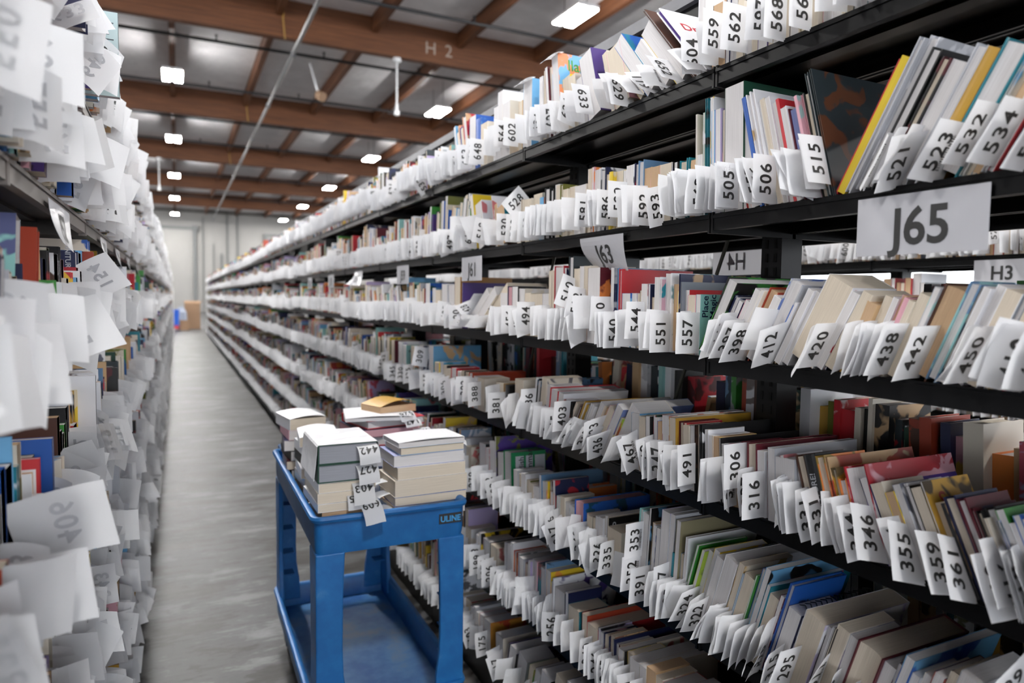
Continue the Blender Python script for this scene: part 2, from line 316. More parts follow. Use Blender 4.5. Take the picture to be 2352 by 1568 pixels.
def bay(kind,xc,k,label,group,brace=False,detail=True,rail=True):
    y=JY(k); o=empty('shelving_bay',(xc,y,0))
    if detail:
        for s in (1,-1):
            for z in S: place('shelf',sm[(kind,s)],o,(-s*.24,.002,z))
        place('upright',pmR if kind=='R' else pmL,o,(0,0,0)); place('base_plinth',base_m[kind],o,(0,.002,0))
        if rail: place('top_rail',rm[0],o); place('rail_web',rm[1],o)
        if brace:
            for (ya,za,yb,zb) in brace:
                q=MB(); q.tube((0,ya-y,za),(0,yb-y,zb),.0055,6); q.build('sway_brace',m_rod,o)
    else:
        mt=m_black if kind=='R' else m_darkb
        b=MB()
        for z in S:
            b.box(-.24,.24,0,.885,z-.004,z); b.box(-.242,-.236,0,.885,z-.034,z+.001,1); b.box(.236,.242,0,.885,z-.034,z+.001,1)
        b.box(-.032,.032,0,.06,0,2.27); b.box(-.235,.235,0,.885,0,.1)
        if rail: b.box(-.03,.03,0,.889,2.272,2.305,2)
        me=b.mesh('shelving_bay',[mt,mt if kind=='R' else m_brown,m_rail]); bpy.data.objects.remove(o); o=place('shelving_bay',me,None,(xc,y,0))
    return tag(o,label,'shelving',group)
XR=1.03; XRc=1.27; XL=-.205; XLc=-.445; XH=2.745; XHc=2.985
SIGN={-1:'J65',0:'J63',1:'J61',2:'J59',3:'J57',4:'J55'}
for k in range(-3,31):
    near=k<5
    bn_='carrying sign '+SIGN[k] if k in SIGN else '%s from the camera'%nth(k+3) if k>0 else 'just right of the frame' if k==-2 else 'behind the camera'
    br=None
    if k==0: br=[(1.254,1.86,1.69,.86)]
    if k==1: br=[(2.10,1.98,2.62,.80)]
    bay('R',XRc,k,'black steel book shelving bay on the right, '+bn_,'shelving bays on the right of the aisle',br,near)
for k in range(-3,31):
    bay('L',XLc,k,'grey-brown steel book shelving bay on the left, %s along the aisle'%nth(k+3),'shelving bays on the left of the aisle',None,k<4,rail=False)
for k in range(-3,9):
    bay('R',XHc,k,'black shelving bay across the next aisle, %s from the camera side'%nth(k+3),'shelving bays beyond the right rack',None,k<3)
# ---------------------------------------------------------------- shelf signs
def sign(name,txt,loc,w_,h_,facing,label,curl=0,mirror=False,rotz=0,tc=.042):
    """laminated paper hanging from a shelf lip; local x runs along the text, faces local -y"""
    o=empty(name,loc,(0,0,rotz)); b=MB(); n=8; mgn=.006
    def P(u,v): # u 0..1 along width, v 0..1 downward
        return ((u-.5)*w_, -curl*v*v*(.3+.7*(1-u))*1.0, -v*h_*(1-.12*min(1,abs(curl)/.06)*(1-u)))
    for i in range(n):
        for j in range(n):
            b.face([P(i/n,j/n),P(i/n,(j+1)/n),P((i+1)/n,(j+1)/n),P((i+1)/n,j/n)])
    s=b.build('sheet',m_thin if txt=='H4' else m_sign,o,weld=True)
    if txt!='H4': sd=s.modifiers.new('thickness','SOLIDIFY'); sd.thickness=.0006; sd.offset=0
    t=MB(); Pg,wd=glyphs(txt,.02,.25)
    for q in Pg:
        pts=[]
        for (px,pz) in q:
            uu=.5+(px-wd/2)*tc*.92/w_; vv=.52-(pz-.5)*tc/h_
            x,y,z=P(uu,vv); pts.append((x,y-(.0004 if txt=='H4' else .0012),z))
        t.face(pts)
    t.build('printed_code',m_ink,o)
    return tag(o,label,'sign')
sign('shelf_sign','J65',(1.022,.684,1.651),.208,.094,-1,'large laminated paper sign reading J65 under the second shelf',rotz=-PI/2,tc=.058)
sign('shelf_sign','J63',(1.020,1.560,1.650),.208,.094,-1,'curled laminated sign reading J63 under the second shelf',curl=-.06,rotz=-PI/2,tc=.05)
sign('shelf_sign','J61',(1.021,2.455,1.640),.20,.092,-1,'laminated sign reading J61 hanging under the second shelf',rotz=-PI/2,tc=.052)
sign('shelf_sign','J59',(1.021,3.35,1.640),.20,.092,-1,'laminated sign reading J59 hanging under the second shelf',rotz=-PI/2,tc=.05)
sign('shelf_sign','J57',(1.019,4.27,1.64),.20,.092,-1,'tilted laminated sign reading J57, fifth along the right rack',curl=.06,rotz=-PI/2,tc=.05)
sign('shelf_sign','J55',(1.021,5.13,1.64),.20,.092,-1,'small distant laminated sign reading J55 on the right rack',rotz=-PI/2,tc=.05)
sign('shelf_sign','J53',(1.021,6.02,1.64),.20,.092,-1,'small distant laminated sign reading J53 on the right rack',rotz=-PI/2,tc=.05)
sign('shelf_sign','H4',(1.518,1.578,1.648),.20,.088,1,'laminated sign H4 on the back of the rack, seen mirrored from behind',rotz=PI/2,tc=.05)
sign('shelf_sign','H3',(2.738,1.50,1.648),.20,.092,-1,'laminated sign reading H3 on the shelving across the next aisle',rotz=-PI/2,tc=.052)
sign('shelf_sign','J52',(-.196,1.56,1.645),.26,.08,1,'laminated sign on the left rack, seen at a steep angle, nearest one',curl=.02,rotz=PI/2,tc=.05)
for i,(y,lb) in enumerate([(2.42,'second'),(2.98,'third'),(3.6,'fourth'),(4.4,'fifth'),(5.3,'sixth')]):
    sign('shelf_sign','J%d'%(54+2*i),(-.195,y,1.645),.2,.07,1,'small hanging sign on the left rack, %s from the camera'%lb,curl=.02,rotz=PI/2,tc=.05)
# ---------------------------------------------------------------- books
def c4(c,a): return (c[0],c[1],c[2],a)
def book_parts(t,h,d,kind,sx,cov,pg,art,seed,col2=None):
    """returns (cover MB, pages MB) local: x 0..d into rack (times sx), y 0..t, z 0..h"""
    C=c4(PAL[cov],seed); c2=c4(col2 or PAL[BG[int(seed*997)%len(BG)]],art); pc=c4(PAG[pg],0)
    c=.0011 if kind!='H' else min(.0026,t*.2); ov=0 if kind!='H' else .0035
    cb=MB(); pb=MB()
    def bx(m,x0,x1,*r,**k):
        if sx>0: m.box(x0,x1,*r,**k)
        else: m.box(-x1,-x0,*r,**k)
    if kind=='S':
        bx(cb,c,d,0,c,0,h,0,C,c2); bx(cb,c,d,t-c,t,0,h,0,C,c2)
        n=4
        for i in range(n):
            a0=t*i/n; a1=t*(i+1)/n; f=lambda y:(.0025 if t>.012 else .0008)*(1-((y/t)*2-1)**2)
            p=[(sx*(-f(a0)),a0,0),(sx*(-f(a1)),a1,0),(sx*(-f(a1)),a1,h),(sx*(-f(a0)),a0,h)]
            cb.face(p if sx<0 else p[::-1],0,C,c4(c2[:3],0),[(a,b_) for _,a,b_ in p])
            q=[(sx*c,a0,h),(sx*c,a1,h),(sx*(-f(a1)),a1,h),(sx*(-f(a0)),a0,h)]; cb.face(q,0,C,c4(c2[:3],0))
        bx(pb,c,d-.002,c,t-c,.001,h-.001,0,pc); return cb,pb
    bx(cb,0,d,0,c,0,h,0,C,c2); bx(cb,0,d,t-c,t,0,h,0,C,c2); bx(cb,d-c,d,c,t-c,0,h,0,C,c2)
    y0,y1=c,t-c
    if kind=='H' and t>.014:
        n=4; dp=min(.005,t*.12); z0,z1=ov,h-ov
        f=lambda y:ov+dp*(1-(((y-y0)/(y1-y0))*2-1)**2)
        for i in range(n):
            a0=y0+(y1-y0)*i/n; a1=y0+(y1-y0)*(i+1)/n; X0=sx*f(a0); X1=sx*f(a1); XE=sx*(d-c)
            p=[(X0,a0,z0),(X0,a0,z1),(X1,a1,z1),(X1,a1,z0)]; pb.face(p if sx>0 else p[::-1],0,pc,pc,[(q[1],q[2]) for q in p])
            for z in (z0,z1):
                p=[(X0,a0,z),(X1,a1,z),(XE,a1,z),(XE,a0,z)]; pb.face(p,0,pc,pc,[(q[1],q[0]) for q in p])
        bx(pb,ov,d-c,y0,y0+.0002,z0,z1,0,pc,skip='X'); bx(pb,ov,d-c,y1-.0002,y1,z0,z1,0,pc,skip='X')
    else: bx(pb,ov+.0003,d-c,y0,y1,ov+.0003,h-ov-.0006,0,pc,skip='X')
    return cb,pb
def book_pose(Yf,t,lean,Sz):
    a=math.radians(lean)
    if a>=0: return Yf-t*math.cos(a),Sz+t*math.sin(a),-a
    return Yf-t/math.cos(a),Sz,-a
BK=[]   # dict per book
def add_book(rack,sh,Yf,t,h,d,kind,cov,pg,lean,art,special='-',x0=None,num=None,slip=True):
    r=rnd.random(); hh=min(h,(.285 if sh else .31))
    BK.append(dict(rack=rack,sh=sh,Yf=Yf,t=t,h=hh,d=d,kind=kind,cov=cov,pg=pg,lean=lean,art=art,special=special,x0=(rnd.random()**2)*.012 if x0 is None else x0,seed=r,num=num,slip=slip))
BOOKS='''0 2514 62.0 207 0 blue w P -
0 2441 42.8 183 0 blue blue S -
0 2398 62.0 156 0 cream c P -
0 2293 34.4 192 0 white w P -
0 2258 41.7 237 0 white w P devil
0 2217 62.0 187 0 cream w P land
0 2081 25.8 161 0 tan c P -
0 2055 62.0 215 0 sky w P star
0 1942 17.7 202 0 white w P -
0 1924 48.6 217 0 cream c P -
0 1876 16.7 221 8 maroon w P -
0 1859 28.4 214 8 white w P -
0 1830 37.4 240 8 sky w P llama
0 1792 43.3 162 8 yellow c P -
0 1748 32.9 156 8 cream c P -
0 1715 62.0 140 8 white w P -
0 1645 62.0 191 18 purple w P ghost
0 1539 23.4 171 18 cream c P -
0 1515 62.0 165 18 pink c P -
0 1411 21.8 202 42 gold c P -
0 1382 40.2 218 42 blue w P big
0 1328 33.7 171 42 white w P -
0 1283 47.0 219 42 yellow w P -
0 1220 6.1 283 42 brown w H -
0 1212 24.3 183 0 white w P -
0 1188 12.5 254 42 white purple H draw
0 1171 41.5 138 0 black t P -
0 1129 11.5 135 0 navy w P -
0 1118 23.9 147 0 lgrey w P -
0 1094 19.1 138 0 cream c P -
0 1075 18.8 136 0 blue w P -
0 1056 18.5 131 0 cream c P -
0 1038 24.9 125 0 purple w P -
0 1013 20.8 125 0 cream c P -
0 992 20.2 125 0 white w P -
0 972 19.5 125 0 navy c P -
0 952 19.3 125 0 cream w P -
0 933 21.6 125 0 olive c P -
0 912 21.2 125 0 cream c P -
0 890 23.1 125 0 red w P -
0 867 22.7 125 0 white w P -
0 845 21.6 125 0 cream c P -
0 823 26.2 125 0 teal w P -
0 797 27.6 125 0 cream w P -
0 769 24.1 125 0 orange w P -
0 745 30.0 125 0 white w P -
1 2463 11.5 207 14 white w P -
1 2452 26.3 216 14 yellow w P pigeon
1 2424 62.0 177 14 white w P -
1 2252 4.5 191 14 white c P big
1 2249 29.2 155 14 white t P -
1 2219 62.0 139 14 teal t P -
1 2083 40.7 143 0 cream c P -
1 2042 37.1 140 0 cream c P -
1 2005 22.4 139 0 cream c P -
1 1983 57.3 150 0 cream c P -
1 1925 25.6 132 0 sky sky S -
1 1900 7.6 125 0 black w P -
1 1892 31.0 157 0 black w H -
1 1861 19.8 149 0 black w H -
1 1841 19.9 161 0 white w P -
1 1822 23.3 156 0 cream c P -
1 1798 17.6 155 0 olive c H big
1 1781 26.1 138 0 cream c P -
1 1755 32.8 142 0 cream c P -
1 1722 62.0 139 0 cream w P -
1 1656 28.3 178 0 white c P -
1 1628 10.0 178 0 orange w P -
1 1618 22.5 169 0 white w P -
1 1596 12.8 171 0 white w P -
1 1583 23.3 165 0 lgrey w H -
1 1559 5.2 167 0 navy w H big
1 1554 15.1 147 0 cream c P -
1 1539 17.3 150 0 yellow yellow S -
1 1522 37.0 150 0 yellow c P -
1 1485 22.4 147 0 navy w P -
1 1462 30.2 154 0 white w P -
1 1432 20.0 156 0 navy w H -
1 1412 22.9 158 0 steel w H big
1 1389 26.8 136 0 tan t P -
1 1362 35.7 134 0 tan t P -
1 1327 41.4 134 0 cream c P -
1 1285 5.1 133 0 black w P -
1 1280 5.3 132 0 black w P -
1 1275 11.3 131 0 black w P -
1 1264 26.6 133 0 teal c H -
1 1237 8.9 135 0 teal c H -
1 1228 6.5 128 0 black t P -
1 1222 19.8 127 0 tan t P -
1 1202 4.5 224 2 cream w P -
1 1202 16.7 135 0 cream w P -
1 1185 7.4 133 0 white w P -
1 1178 6.7 222 2 pgreen w P art
1 1171 6.9 250 2 black w H -
1 1164 6.8 246 2 white w P -
1 1157 8.4 250 2 white w P art
1 1149 9.4 219 2 sky w P -
1 1139 15.9 219 2 lilac w P -
1 1123 13.9 215 2 pink c P -
1 1110 52.9 256 2 dgreen w P title
1 1057 10.5 226 15 red w P -
1 1046 8.8 224 15 orange w P -
1 1037 24.8 219 15 white w P -
1 1011 10.3 230 15 blue blue S -
1 1000 12.3 235 15 white w H -
1 988 11.8 239 15 white w H big
1 975 7.0 214 15 white w P -
1 968 10.0 216 15 cream c P -
1 958 11.2 217 15 white w P -
1 946 16.2 204 15 white w P -
1 929 7.2 205 15 red red S -
1 922 13.3 185 15 white w P -
1 908 20.0 181 15 maroon lav H -
1 887 6.4 200 15 pink pink S -
1 881 5.3 203 15 pink c H -
1 875 19.9 205 15 black c H -
1 855 7.2 236 15 slate w H big
1 847 4.5 228 -29 red red P -
1 844 4.5 241 15 slate w H portrait
1 842 15.3 226 -29 yellow yellow P -
1 824 10.4 250 -29 lgrey w H -
1 812 17.1 246 -29 lgrey w H -
1 793 18.0 222 -29 black w H -
1 772 6.5 207 -29 dgreen w H -
1 765 14.2 202 -29 black c H -
1 749 27.5 187 -29 white w P -
1 717 18.9 203 -29 lgrey w H -
1 696 17.8 193 -29 gold gold S -
1 675 34.9 188 -29 teal w H -
1 635 6.2 168 -29 sky w H -
1 628 5.7 163 -29 cream c P -
1 622 7.1 158 -29 brown c P -
1 614 9.7 153 -29 tan t P -
1 603 7.2 147 -29 white w H -
1 595 8.7 146 -29 red w P -
1 585 11.1 142 -29 navy w H -
1 572 26.3 137 -29 cream c P -
2 3023 62.0 187 0 blue w P art
2 2941 44.3 165 0 steel w P -
2 2896 62.0 156 0 cream c P -
2 2820 62.0 181 0 white w P -
2 2723 62.0 175 0 white w P art
2 2659 4.5 242 -56 white w H -
2 2654 62.0 206 0 ochre c P big
2 2573 4.5 183 0 purple w P big
2 2570 31.9 239 -56 white w P art
2 2513 39.0 237 -56 cream w P art
2 2444 62.0 224 -56 cream c P -
2 2218 60.6 141 0 white w P ing
2 2158 38.5 164 0 navy pink H -
2 2119 43.6 162 0 black w P ylet
2 2076 42.4 155 0 white w P -
2 2033 43.1 140 0 cream c P -
2 1990 39.2 136 0 cream c P -
2 1951 42.4 137 0 cream c P -
2 1909 47.9 138 0 lav w P -
2 1861 4.5 209 0 cream c P -
2 1859 14.6 207 0 cream c P -
2 1845 20.9 208 0 cream c P -
2 1824 56.4 220 0 crimson w H big
2 1767 10.4 213 0 navy w P -
2 1757 18.6 191 0 cream c P -
2 1738 25.5 245 0 slate w H big
2 1713 27.2 209 0 cream c P -
2 1686 23.2 215 0 cream w P -
2 1662 27.7 215 0 cream c P -
2 1635 62.0 208 0 maroon w P glass
2 1526 19.2 205 0 white w P -
2 1507 8.8 204 0 navy w H big
2 1498 13.2 202 0 sky w H -
2 1485 13.5 200 0 red w H big
2 1471 36.1 138 0 sky w P art
2 1435 17.6 138 0 white w P -
2 1417 22.1 138 0 lilac c P -
2 1395 7.2 145 0 black c P -
2 1388 24.7 161 0 white w P -
2 1363 8.7 159 0 navy w P green
2 1355 19.0 128 0 tan c P -
2 1336 20.7 176 0 white w P -
2 1315 7.2 170 0 teal w P -
2 1308 26.5 184 0 white w P -
2 1281 4.5 184 0 white w P -
2 1280 29.5 162 0 olive t H -
2 1251 4.5 142 0 yellow w P -
2 1247 5.1 181 0 navy w H big
2 1241 4.5 163 0 grey c H bigart
2 1238 15.2 145 0 red w P -
2 1223 25.7 134 0 pink c P -
2 1197 14.3 135 0 pteal w P magic
2 1183 32.0 177 -28 black w H big
2 1146 17.3 142 -28 navy w H -
2 1127 13.7 133 -28 navy w P -
2 1111 4.5 130 -28 rust w P -
2 1109 12.1 135 -28 pink w P -
2 1095 15.6 159 -28 white w P -
2 1077 9.0 159 -28 cream w P -
2 1067 25.1 155 -28 rust t H -
2 1039 19.6 141 -28 white w P -
2 1016 30.7 170 -28 lgrey w H big
2 981 4.5 133 -28 white w P -
2 980 6.5 126 -28 black c P -
2 972 4.5 135 -28 tan c P -
2 969 14.5 158 -28 white w P -
2 953 13.7 153 -28 white w P -
2 937 55.4 164 -28 white c P -
2 874 17.3 151 -28 white w P art
2 855 4.5 144 -28 navy w P -
2 853 19.9 150 -28 cream c P -
2 830 10.7 136 -22 gold t H -
2 819 20.1 126 -22 tan t P -
2 797 15.8 138 -22 cream c P -
2 780 10.1 137 -22 white w P -
2 769 11.6 140 -22 pink t P -
2 757 8.3 137 -22 pink pink S -
2 748 10.0 132 -22 cream c P -
2 737 18.9 141 -22 cream c P -
2 717 9.8 154 -22 lgrey w P -
2 706 34.5 150 -22 brown t H -
2 669 16.8 159 -22 steel w H -
2 651 4.5 154 -22 navy w H -
2 646 11.0 153 -22 white w P -
2 635 16.9 154 -22 white w P -
2 616 23.7 145 -22 white c P -
2 591 11.0 142 -22 grey w H -
2 579 4.9 145 -22 gold c P -
2 574 10.6 149 -22 cream c P -
2 563 8.3 149 -22 red w H -
2 554 7.7 146 -22 white w P -
2 545 9.1 145 -22 cream c P -
2 536 5.4 145 -22 navy c H -
2 530 27.9 149 -22 cream c P -
3 3703 62.0 208 0 olive c P -
3 3586 62.0 198 0 maroon c P -
3 3475 62.0 197 0 white w P -
3 3382 62.0 187 0 pteal w P -
3 3245 62.0 189 0 orange c P -
3 3129 62.0 200 0 navy w P -
3 2974 62.0 210 0 sky w P bigart
3 2892 54.3 142 0 yellow c P -
3 2838 41.7 147 0 sky w P -
3 2796 42.6 137 0 black c P -
3 2754 58.6 125 0 cream c P -
3 2695 62.0 137 0 crimson w H -
3 2615 32.9 129 0 cream w P -
3 2582 32.4 134 0 black c P -
3 2549 54.8 130 0 cream c P -
3 2495 38.4 135 0 rust w H big
3 2456 52.5 125 0 cream w P -
3 2404 62.0 125 0 cream c P -
3 2259 62.0 125 0 tan c P -
3 2159 30.0 125 0 black black S -
3 2089 6.7 133 -8 sky w P -
3 2083 62.0 156 0 cream c P -
3 1999 30.5 133 0 cream c P -
3 1968 22.0 174 -8 navy w P art
3 1946 25.6 168 -8 black w H big
3 1920 31.3 180 -8 cream c P -
3 1889 29.3 158 -8 white w P -
3 1859 47.4 150 -8 red w H big
3 1811 7.3 142 -8 white w P -
3 1804 28.7 146 -8 white w P big
3 1775 4.5 131 -8 white w P -
3 1770 9.9 147 -31 cream c P -
3 1759 22.6 130 -8 white w P -
3 1736 4.5 138 -31 maroon w P -
3 1733 10.4 128 -8 black c H -
3 1723 16.6 153 -31 gold w H big
3 1703 11.1 147 -31 yellow w P -
3 1691 9.8 158 -31 black w P -
3 1679 13.6 153 -31 white w P -
3 1663 14.0 153 -31 black w P -
3 1647 21.4 164 -31 cream w P big
3 1622 17.6 150 -31 cream t P -
3 1602 25.4 156 -31 pink c P -
3 1572 29.2 166 -31 cream w P big
3 1538 7.8 137 -31 lime c P -
3 1529 62.0 156 -31 cream w P -
3 1416 35.4 142 2 sky w P art
3 1381 27.0 139 2 cream c P -
3 1354 17.6 143 2 black w P -
3 1336 8.7 147 2 red w P art
3 1328 18.8 143 2 white w P -
3 1309 20.0 138 2 blue t P -
3 1289 24.5 155 2 white w P big
3 1264 23.9 154 2 gold c P big
3 1240 17.1 148 2 maroon c H -
3 1223 9.2 147 2 red c P -
3 1214 19.5 144 2 cream c P -
3 1195 17.6 147 2 black w P -
3 1177 4.5 150 2 black c H -
3 1173 11.8 151 3 black c P -
3 1161 4.5 153 2 black w H big
3 1158 9.6 154 3 black w H -
3 1148 4.5 145 2 cream c P -
3 1146 10.2 145 3 white w P -
3 1135 14.8 136 2 white w P -
3 1121 23.4 136 3 tan t P -
3 1097 4.5 136 3 black w P big
3 1095 14.6 125 3 grey w P -
3 1081 16.4 125 3 purple w P -
3 1064 27.0 128 3 tan t P -
3 1037 18.9 140 3 maroon w H -
3 1018 25.9 142 3 maroon c H big
3 992 18.6 131 3 white w P -
3 974 10.5 133 3 cream w P -
3 963 17.8 143 3 lgrey w P bigart
3 945 47.1 130 3 lgrey w P -
3 898 9.3 140 18 white w P -
3 888 10.3 130 18 cream c P -
3 878 17.1 135 18 white w P -
3 860 20.2 148 18 brown c H -
3 838 24.3 153 18 black black S adventure
3 813 19.9 156 18 orange c H -
3 792 6.6 158 18 rust c H bigart
3 785 11.5 141 18 gold c H -
3 773 17.1 125 18 orange w H -
3 755 42.7 150 18 crimson w H bigart
3 710 15.8 143 25 violet w P bigart
3 692 21.5 138 25 cream c P -
3 668 16.5 130 25 yellow t P -
3 650 14.5 147 25 white w P -
3 634 6.3 152 25 white w P -
3 627 8.0 150 25 black w P -
3 618 19.6 150 25 black c P -
3 597 4.5 165 25 gold w P forest
3 595 19.1 132 25 cream c P -
3 574 5.7 138 25 black black S -
3 567 18.6 149 25 navy c H -
3 547 14.6 151 25 maroon w H -
3 531 6.1 142 25 maroon w H -
3 524 9.0 140 25 black c H -
3 514 4.5 133 25 cream c P -
3 514 16.5 146 25 black w H -
3 496 4.5 135 25 lav w P -
3 495 4.5 125 25 grey w P -
3 494 12.8 150 25 green w P art
3 480 8.4 136 25 white w P -
3 471 10.2 149 25 blue w P -
3 460 12.5 147 25 cream c P -
3 446 10.0 156 25 navy c H -
3 435 27.2 154 25 white w P -
4 2520 62.0 144 3 cream c P -
4 2389 62.0 181 3 slate w P -
4 2318 35.1 175 3 red w P -
4 2283 49.8 207 3 white w P -
4 2233 11.7 231 3 violet w P bigart
4 2222 61.1 181 3 black w H -
4 2160 62.0 196 3 emerald w H grammar
4 2080 30.9 148 3 lgrey w P -
4 2049 28.3 140 3 cream c P -
4 2021 32.6 149 3 white w P -
4 1988 26.8 134 3 olive c P -
4 1961 26.2 131 3 cream c P -
4 1935 41.9 127 3 white w P -
4 1893 14.6 174 3 steel w P big
4 1878 25.0 156 3 cream w P -
4 1853 4.6 137 0 orange c P big
4 1849 9.7 163 3 yellow w P -
4 1839 11.2 165 3 black w P -
4 1828 22.3 138 0 orange w P big
4 1806 16.4 178 3 navy w P art
4 1789 21.4 136 0 pteal w P -
4 1768 26.8 141 0 cream c P -
4 1741 28.4 129 0 lgrey w P -
4 1713 29.2 127 0 white w P -
4 1683 49.5 152 0 blue pink H big
4 1634 12.8 125 0 cream c P -
4 1621 22.9 125 -1 cream c P -
4 1598 23.7 125 -1 black c P -
4 1574 16.7 137 -1 lgrey w P big
4 1558 21.6 139 -1 white w P -
4 1536 16.4 148 -1 cream w P -
4 1520 6.5 146 -1 black c P pp
4 1513 62.0 125 -1 cream c P -
4 1390 15.9 213 -4 pteal w H -
4 1374 24.9 207 -4 white w P -
4 1349 8.2 226 -4 black w P big
4 1341 12.0 191 -4 tan c P -
4 1329 10.4 188 -4 white w P -
4 1318 16.0 186 -4 black w P -
4 1302 30.2 234 -4 lgrey w P big
4 1272 16.6 234 -4 lgrey w P -
4 1255 8.3 145 -4 teal teal S -
4 1247 15.0 226 -4 khaki w P big
4 1232 12.0 150 -4 steel c P -
4 1220 7.1 198 -17 green w P -
4 1213 9.5 196 -4 white w P big
4 1203 10.0 191 -17 lime w P -
4 1193 16.6 192 -17 lgrey w P -
4 1175 17.6 202 -17 yellow w P -
4 1157 22.0 192 -17 lgrey w P big
4 1134 35.4 198 -17 white w P big
4 1097 4.5 189 -17 black c P -
4 1094 15.9 202 -17 cream c P -
4 1078 4.5 184 -17 sky w P -
4 1073 26.5 182 -17 cream c P yel
4 1046 4.5 194 -17 green w P -
4 1041 12.6 209 -17 blue w P -
4 1028 14.0 218 -17 sky w P bigart
4 1014 9.8 185 -17 teal w P big
4 1003 24.6 165 -17 white c P -
4 978 10.3 176 -17 maroon w P -
4 967 12.8 208 -17 blue w H rabbit
4 954 31.3 157 -17 navy w P spiral
4 921 4.5 153 -17 navy w P -
4 917 44.5 163 -17 white c P big
4 870 10.1 159 -17 black w P -
4 859 6.6 166 -17 white w P -
4 853 4.5 167 -17 black c P -
4 851 23.7 171 -17 cream c P -
4 826 18.3 163 -17 lgrey w P -
4 807 47.6 155 -17 maroon c H big
4 757 21.2 145 -17 lgrey w P -
4 735 7.9 158 -17 maroon w P -
4 727 15.8 179 -17 sky w P bigart
4 710 13.2 154 -17 lgrey w P -
4 697 13.1 160 -17 cream w P -
4 683 16.7 171 -17 navy w P -
4 665 16.1 182 -17 cream c P -
4 648 28.7 193 -17 lgrey w P -
5 2521 62.0 125 0 cream c P -
5 2408 26.7 125 0 lgrey w P -
5 2381 21.7 140 0 black w P bigart
5 2359 62.0 125 0 pink w P -
5 2289 12.7 134 0 slate w P big
5 2277 62.0 130 0 cream c P -
5 2152 19.8 177 0 white w P -
5 2132 33.1 181 0 black w P -
5 2099 17.1 194 0 white w P big
5 2082 24.3 170 0 rust w H -
5 2058 19.2 169 0 white w P -
5 2039 4.5 146 0 lav w P -
5 2037 34.0 166 0 lgrey w P big
5 2003 32.2 154 0 rust c P -
5 1970 17.0 175 0 lilac w P -
5 1953 36.2 185 0 white w P -
5 1917 9.6 190 0 pink w P -
5 1908 14.4 188 0 teal w H -
5 1893 40.5 180 0 lgrey w P -
5 1853 9.6 210 0 steel w P big
5 1843 27.6 191 0 yellow w P big
5 1816 12.7 164 0 black w P -
5 1803 5.1 178 0 white w P bigart
5 1798 62.0 153 0 black w P -
5 1727 17.2 166 0 navy w P -
5 1710 62.0 135 0 teal c P -
5 1631 27.1 142 0 rust c P big
5 1604 56.6 127 0 red c P big
5 1547 11.3 136 0 black w P -
5 1536 13.5 129 0 lgrey w P -
5 1522 26.5 132 0 navy c H -
5 1496 21.0 138 0 tan c P -
5 1475 4.5 135 0 navy w P big
5 1472 12.7 125 0 maroon w P -
5 1459 10.4 125 0 cream c P -
5 1449 20.1 125 0 cream w P big
5 1429 5.0 125 0 black w P -
5 1424 24.0 125 0 yellow c P -
5 1400 42.1 125 0 lgrey w P big
5 1358 26.9 126 0 cream w P big
5 1331 35.3 134 0 tan t P -
5 1295 25.7 129 0 cream c P -
5 1270 56.1 125 0 red w P -
5 1214 56.4 139 0 lgrey w P -
5 1157 52.8 156 0 cream w P -
5 1104 30.0 172 0 navy c P -
6 2573 35.6 125 3 cream c P -
6 2537 10.9 125 3 white w P -
6 2527 59.8 125 3 dgreen c P -
6 2467 14.4 125 3 tan c P -
6 2452 34.6 125 3 slate w P big
6 2418 21.2 136 3 lgrey w P big
6 2396 22.3 125 3 cream w P -
6 2374 53.9 125 3 magenta w P -
6 2320 62.0 133 3 ochre w P bigart
6 2210 62.0 125 3 cream w P bigart
6 2137 58.8 125 -14 black w H big
6 2076 62.0 125 -14 lgrey w P -
6 1984 30.3 133 -14 olive c P -
6 1953 40.2 133 -14 maroon w P -
6 1911 62.0 149 -14 black w P -
6 1821 61.2 187 -14 cream c P -
6 1758 56.0 201 -14 navy w P -
6 1700 29.1 221 -14 cream w P -'''
BIG=('big','bigart','portrait')
SPEC={'bigart':(.235,1),'big':(.235,0),'art':(None,1)}
ranges={i:[9,-9] for i in range(7)}
for ln in BOOKS.strip().split('\n'):
    s_,Y,t,h,le,cv,pg,kd,sp=ln.split(); s_=int(s_); Y=int(Y)/1000; t=float(t)/1000; h=int(h)/1000
    d=h*(.66+.06*rnd.random()); d=max(.105,min(d,.232)); art=0 if rnd.random()<.55 else .8
    if sp=='big': d=.232
    if sp in('bigart','portrait'): d=.232; art=1
    if sp=='art': art=1
    add_book('R',s_,Y,t,h,d,kd,cv,pg,int(le),art,sp,x0=(0.0 if sp in BIG or kd=='S' else None))
    ranges[s_][0]=min(ranges[s_][0],Y-t/math.cos(math.radians(int(le)))); ranges[s_][1]=max(ranges[s_][1],Y)
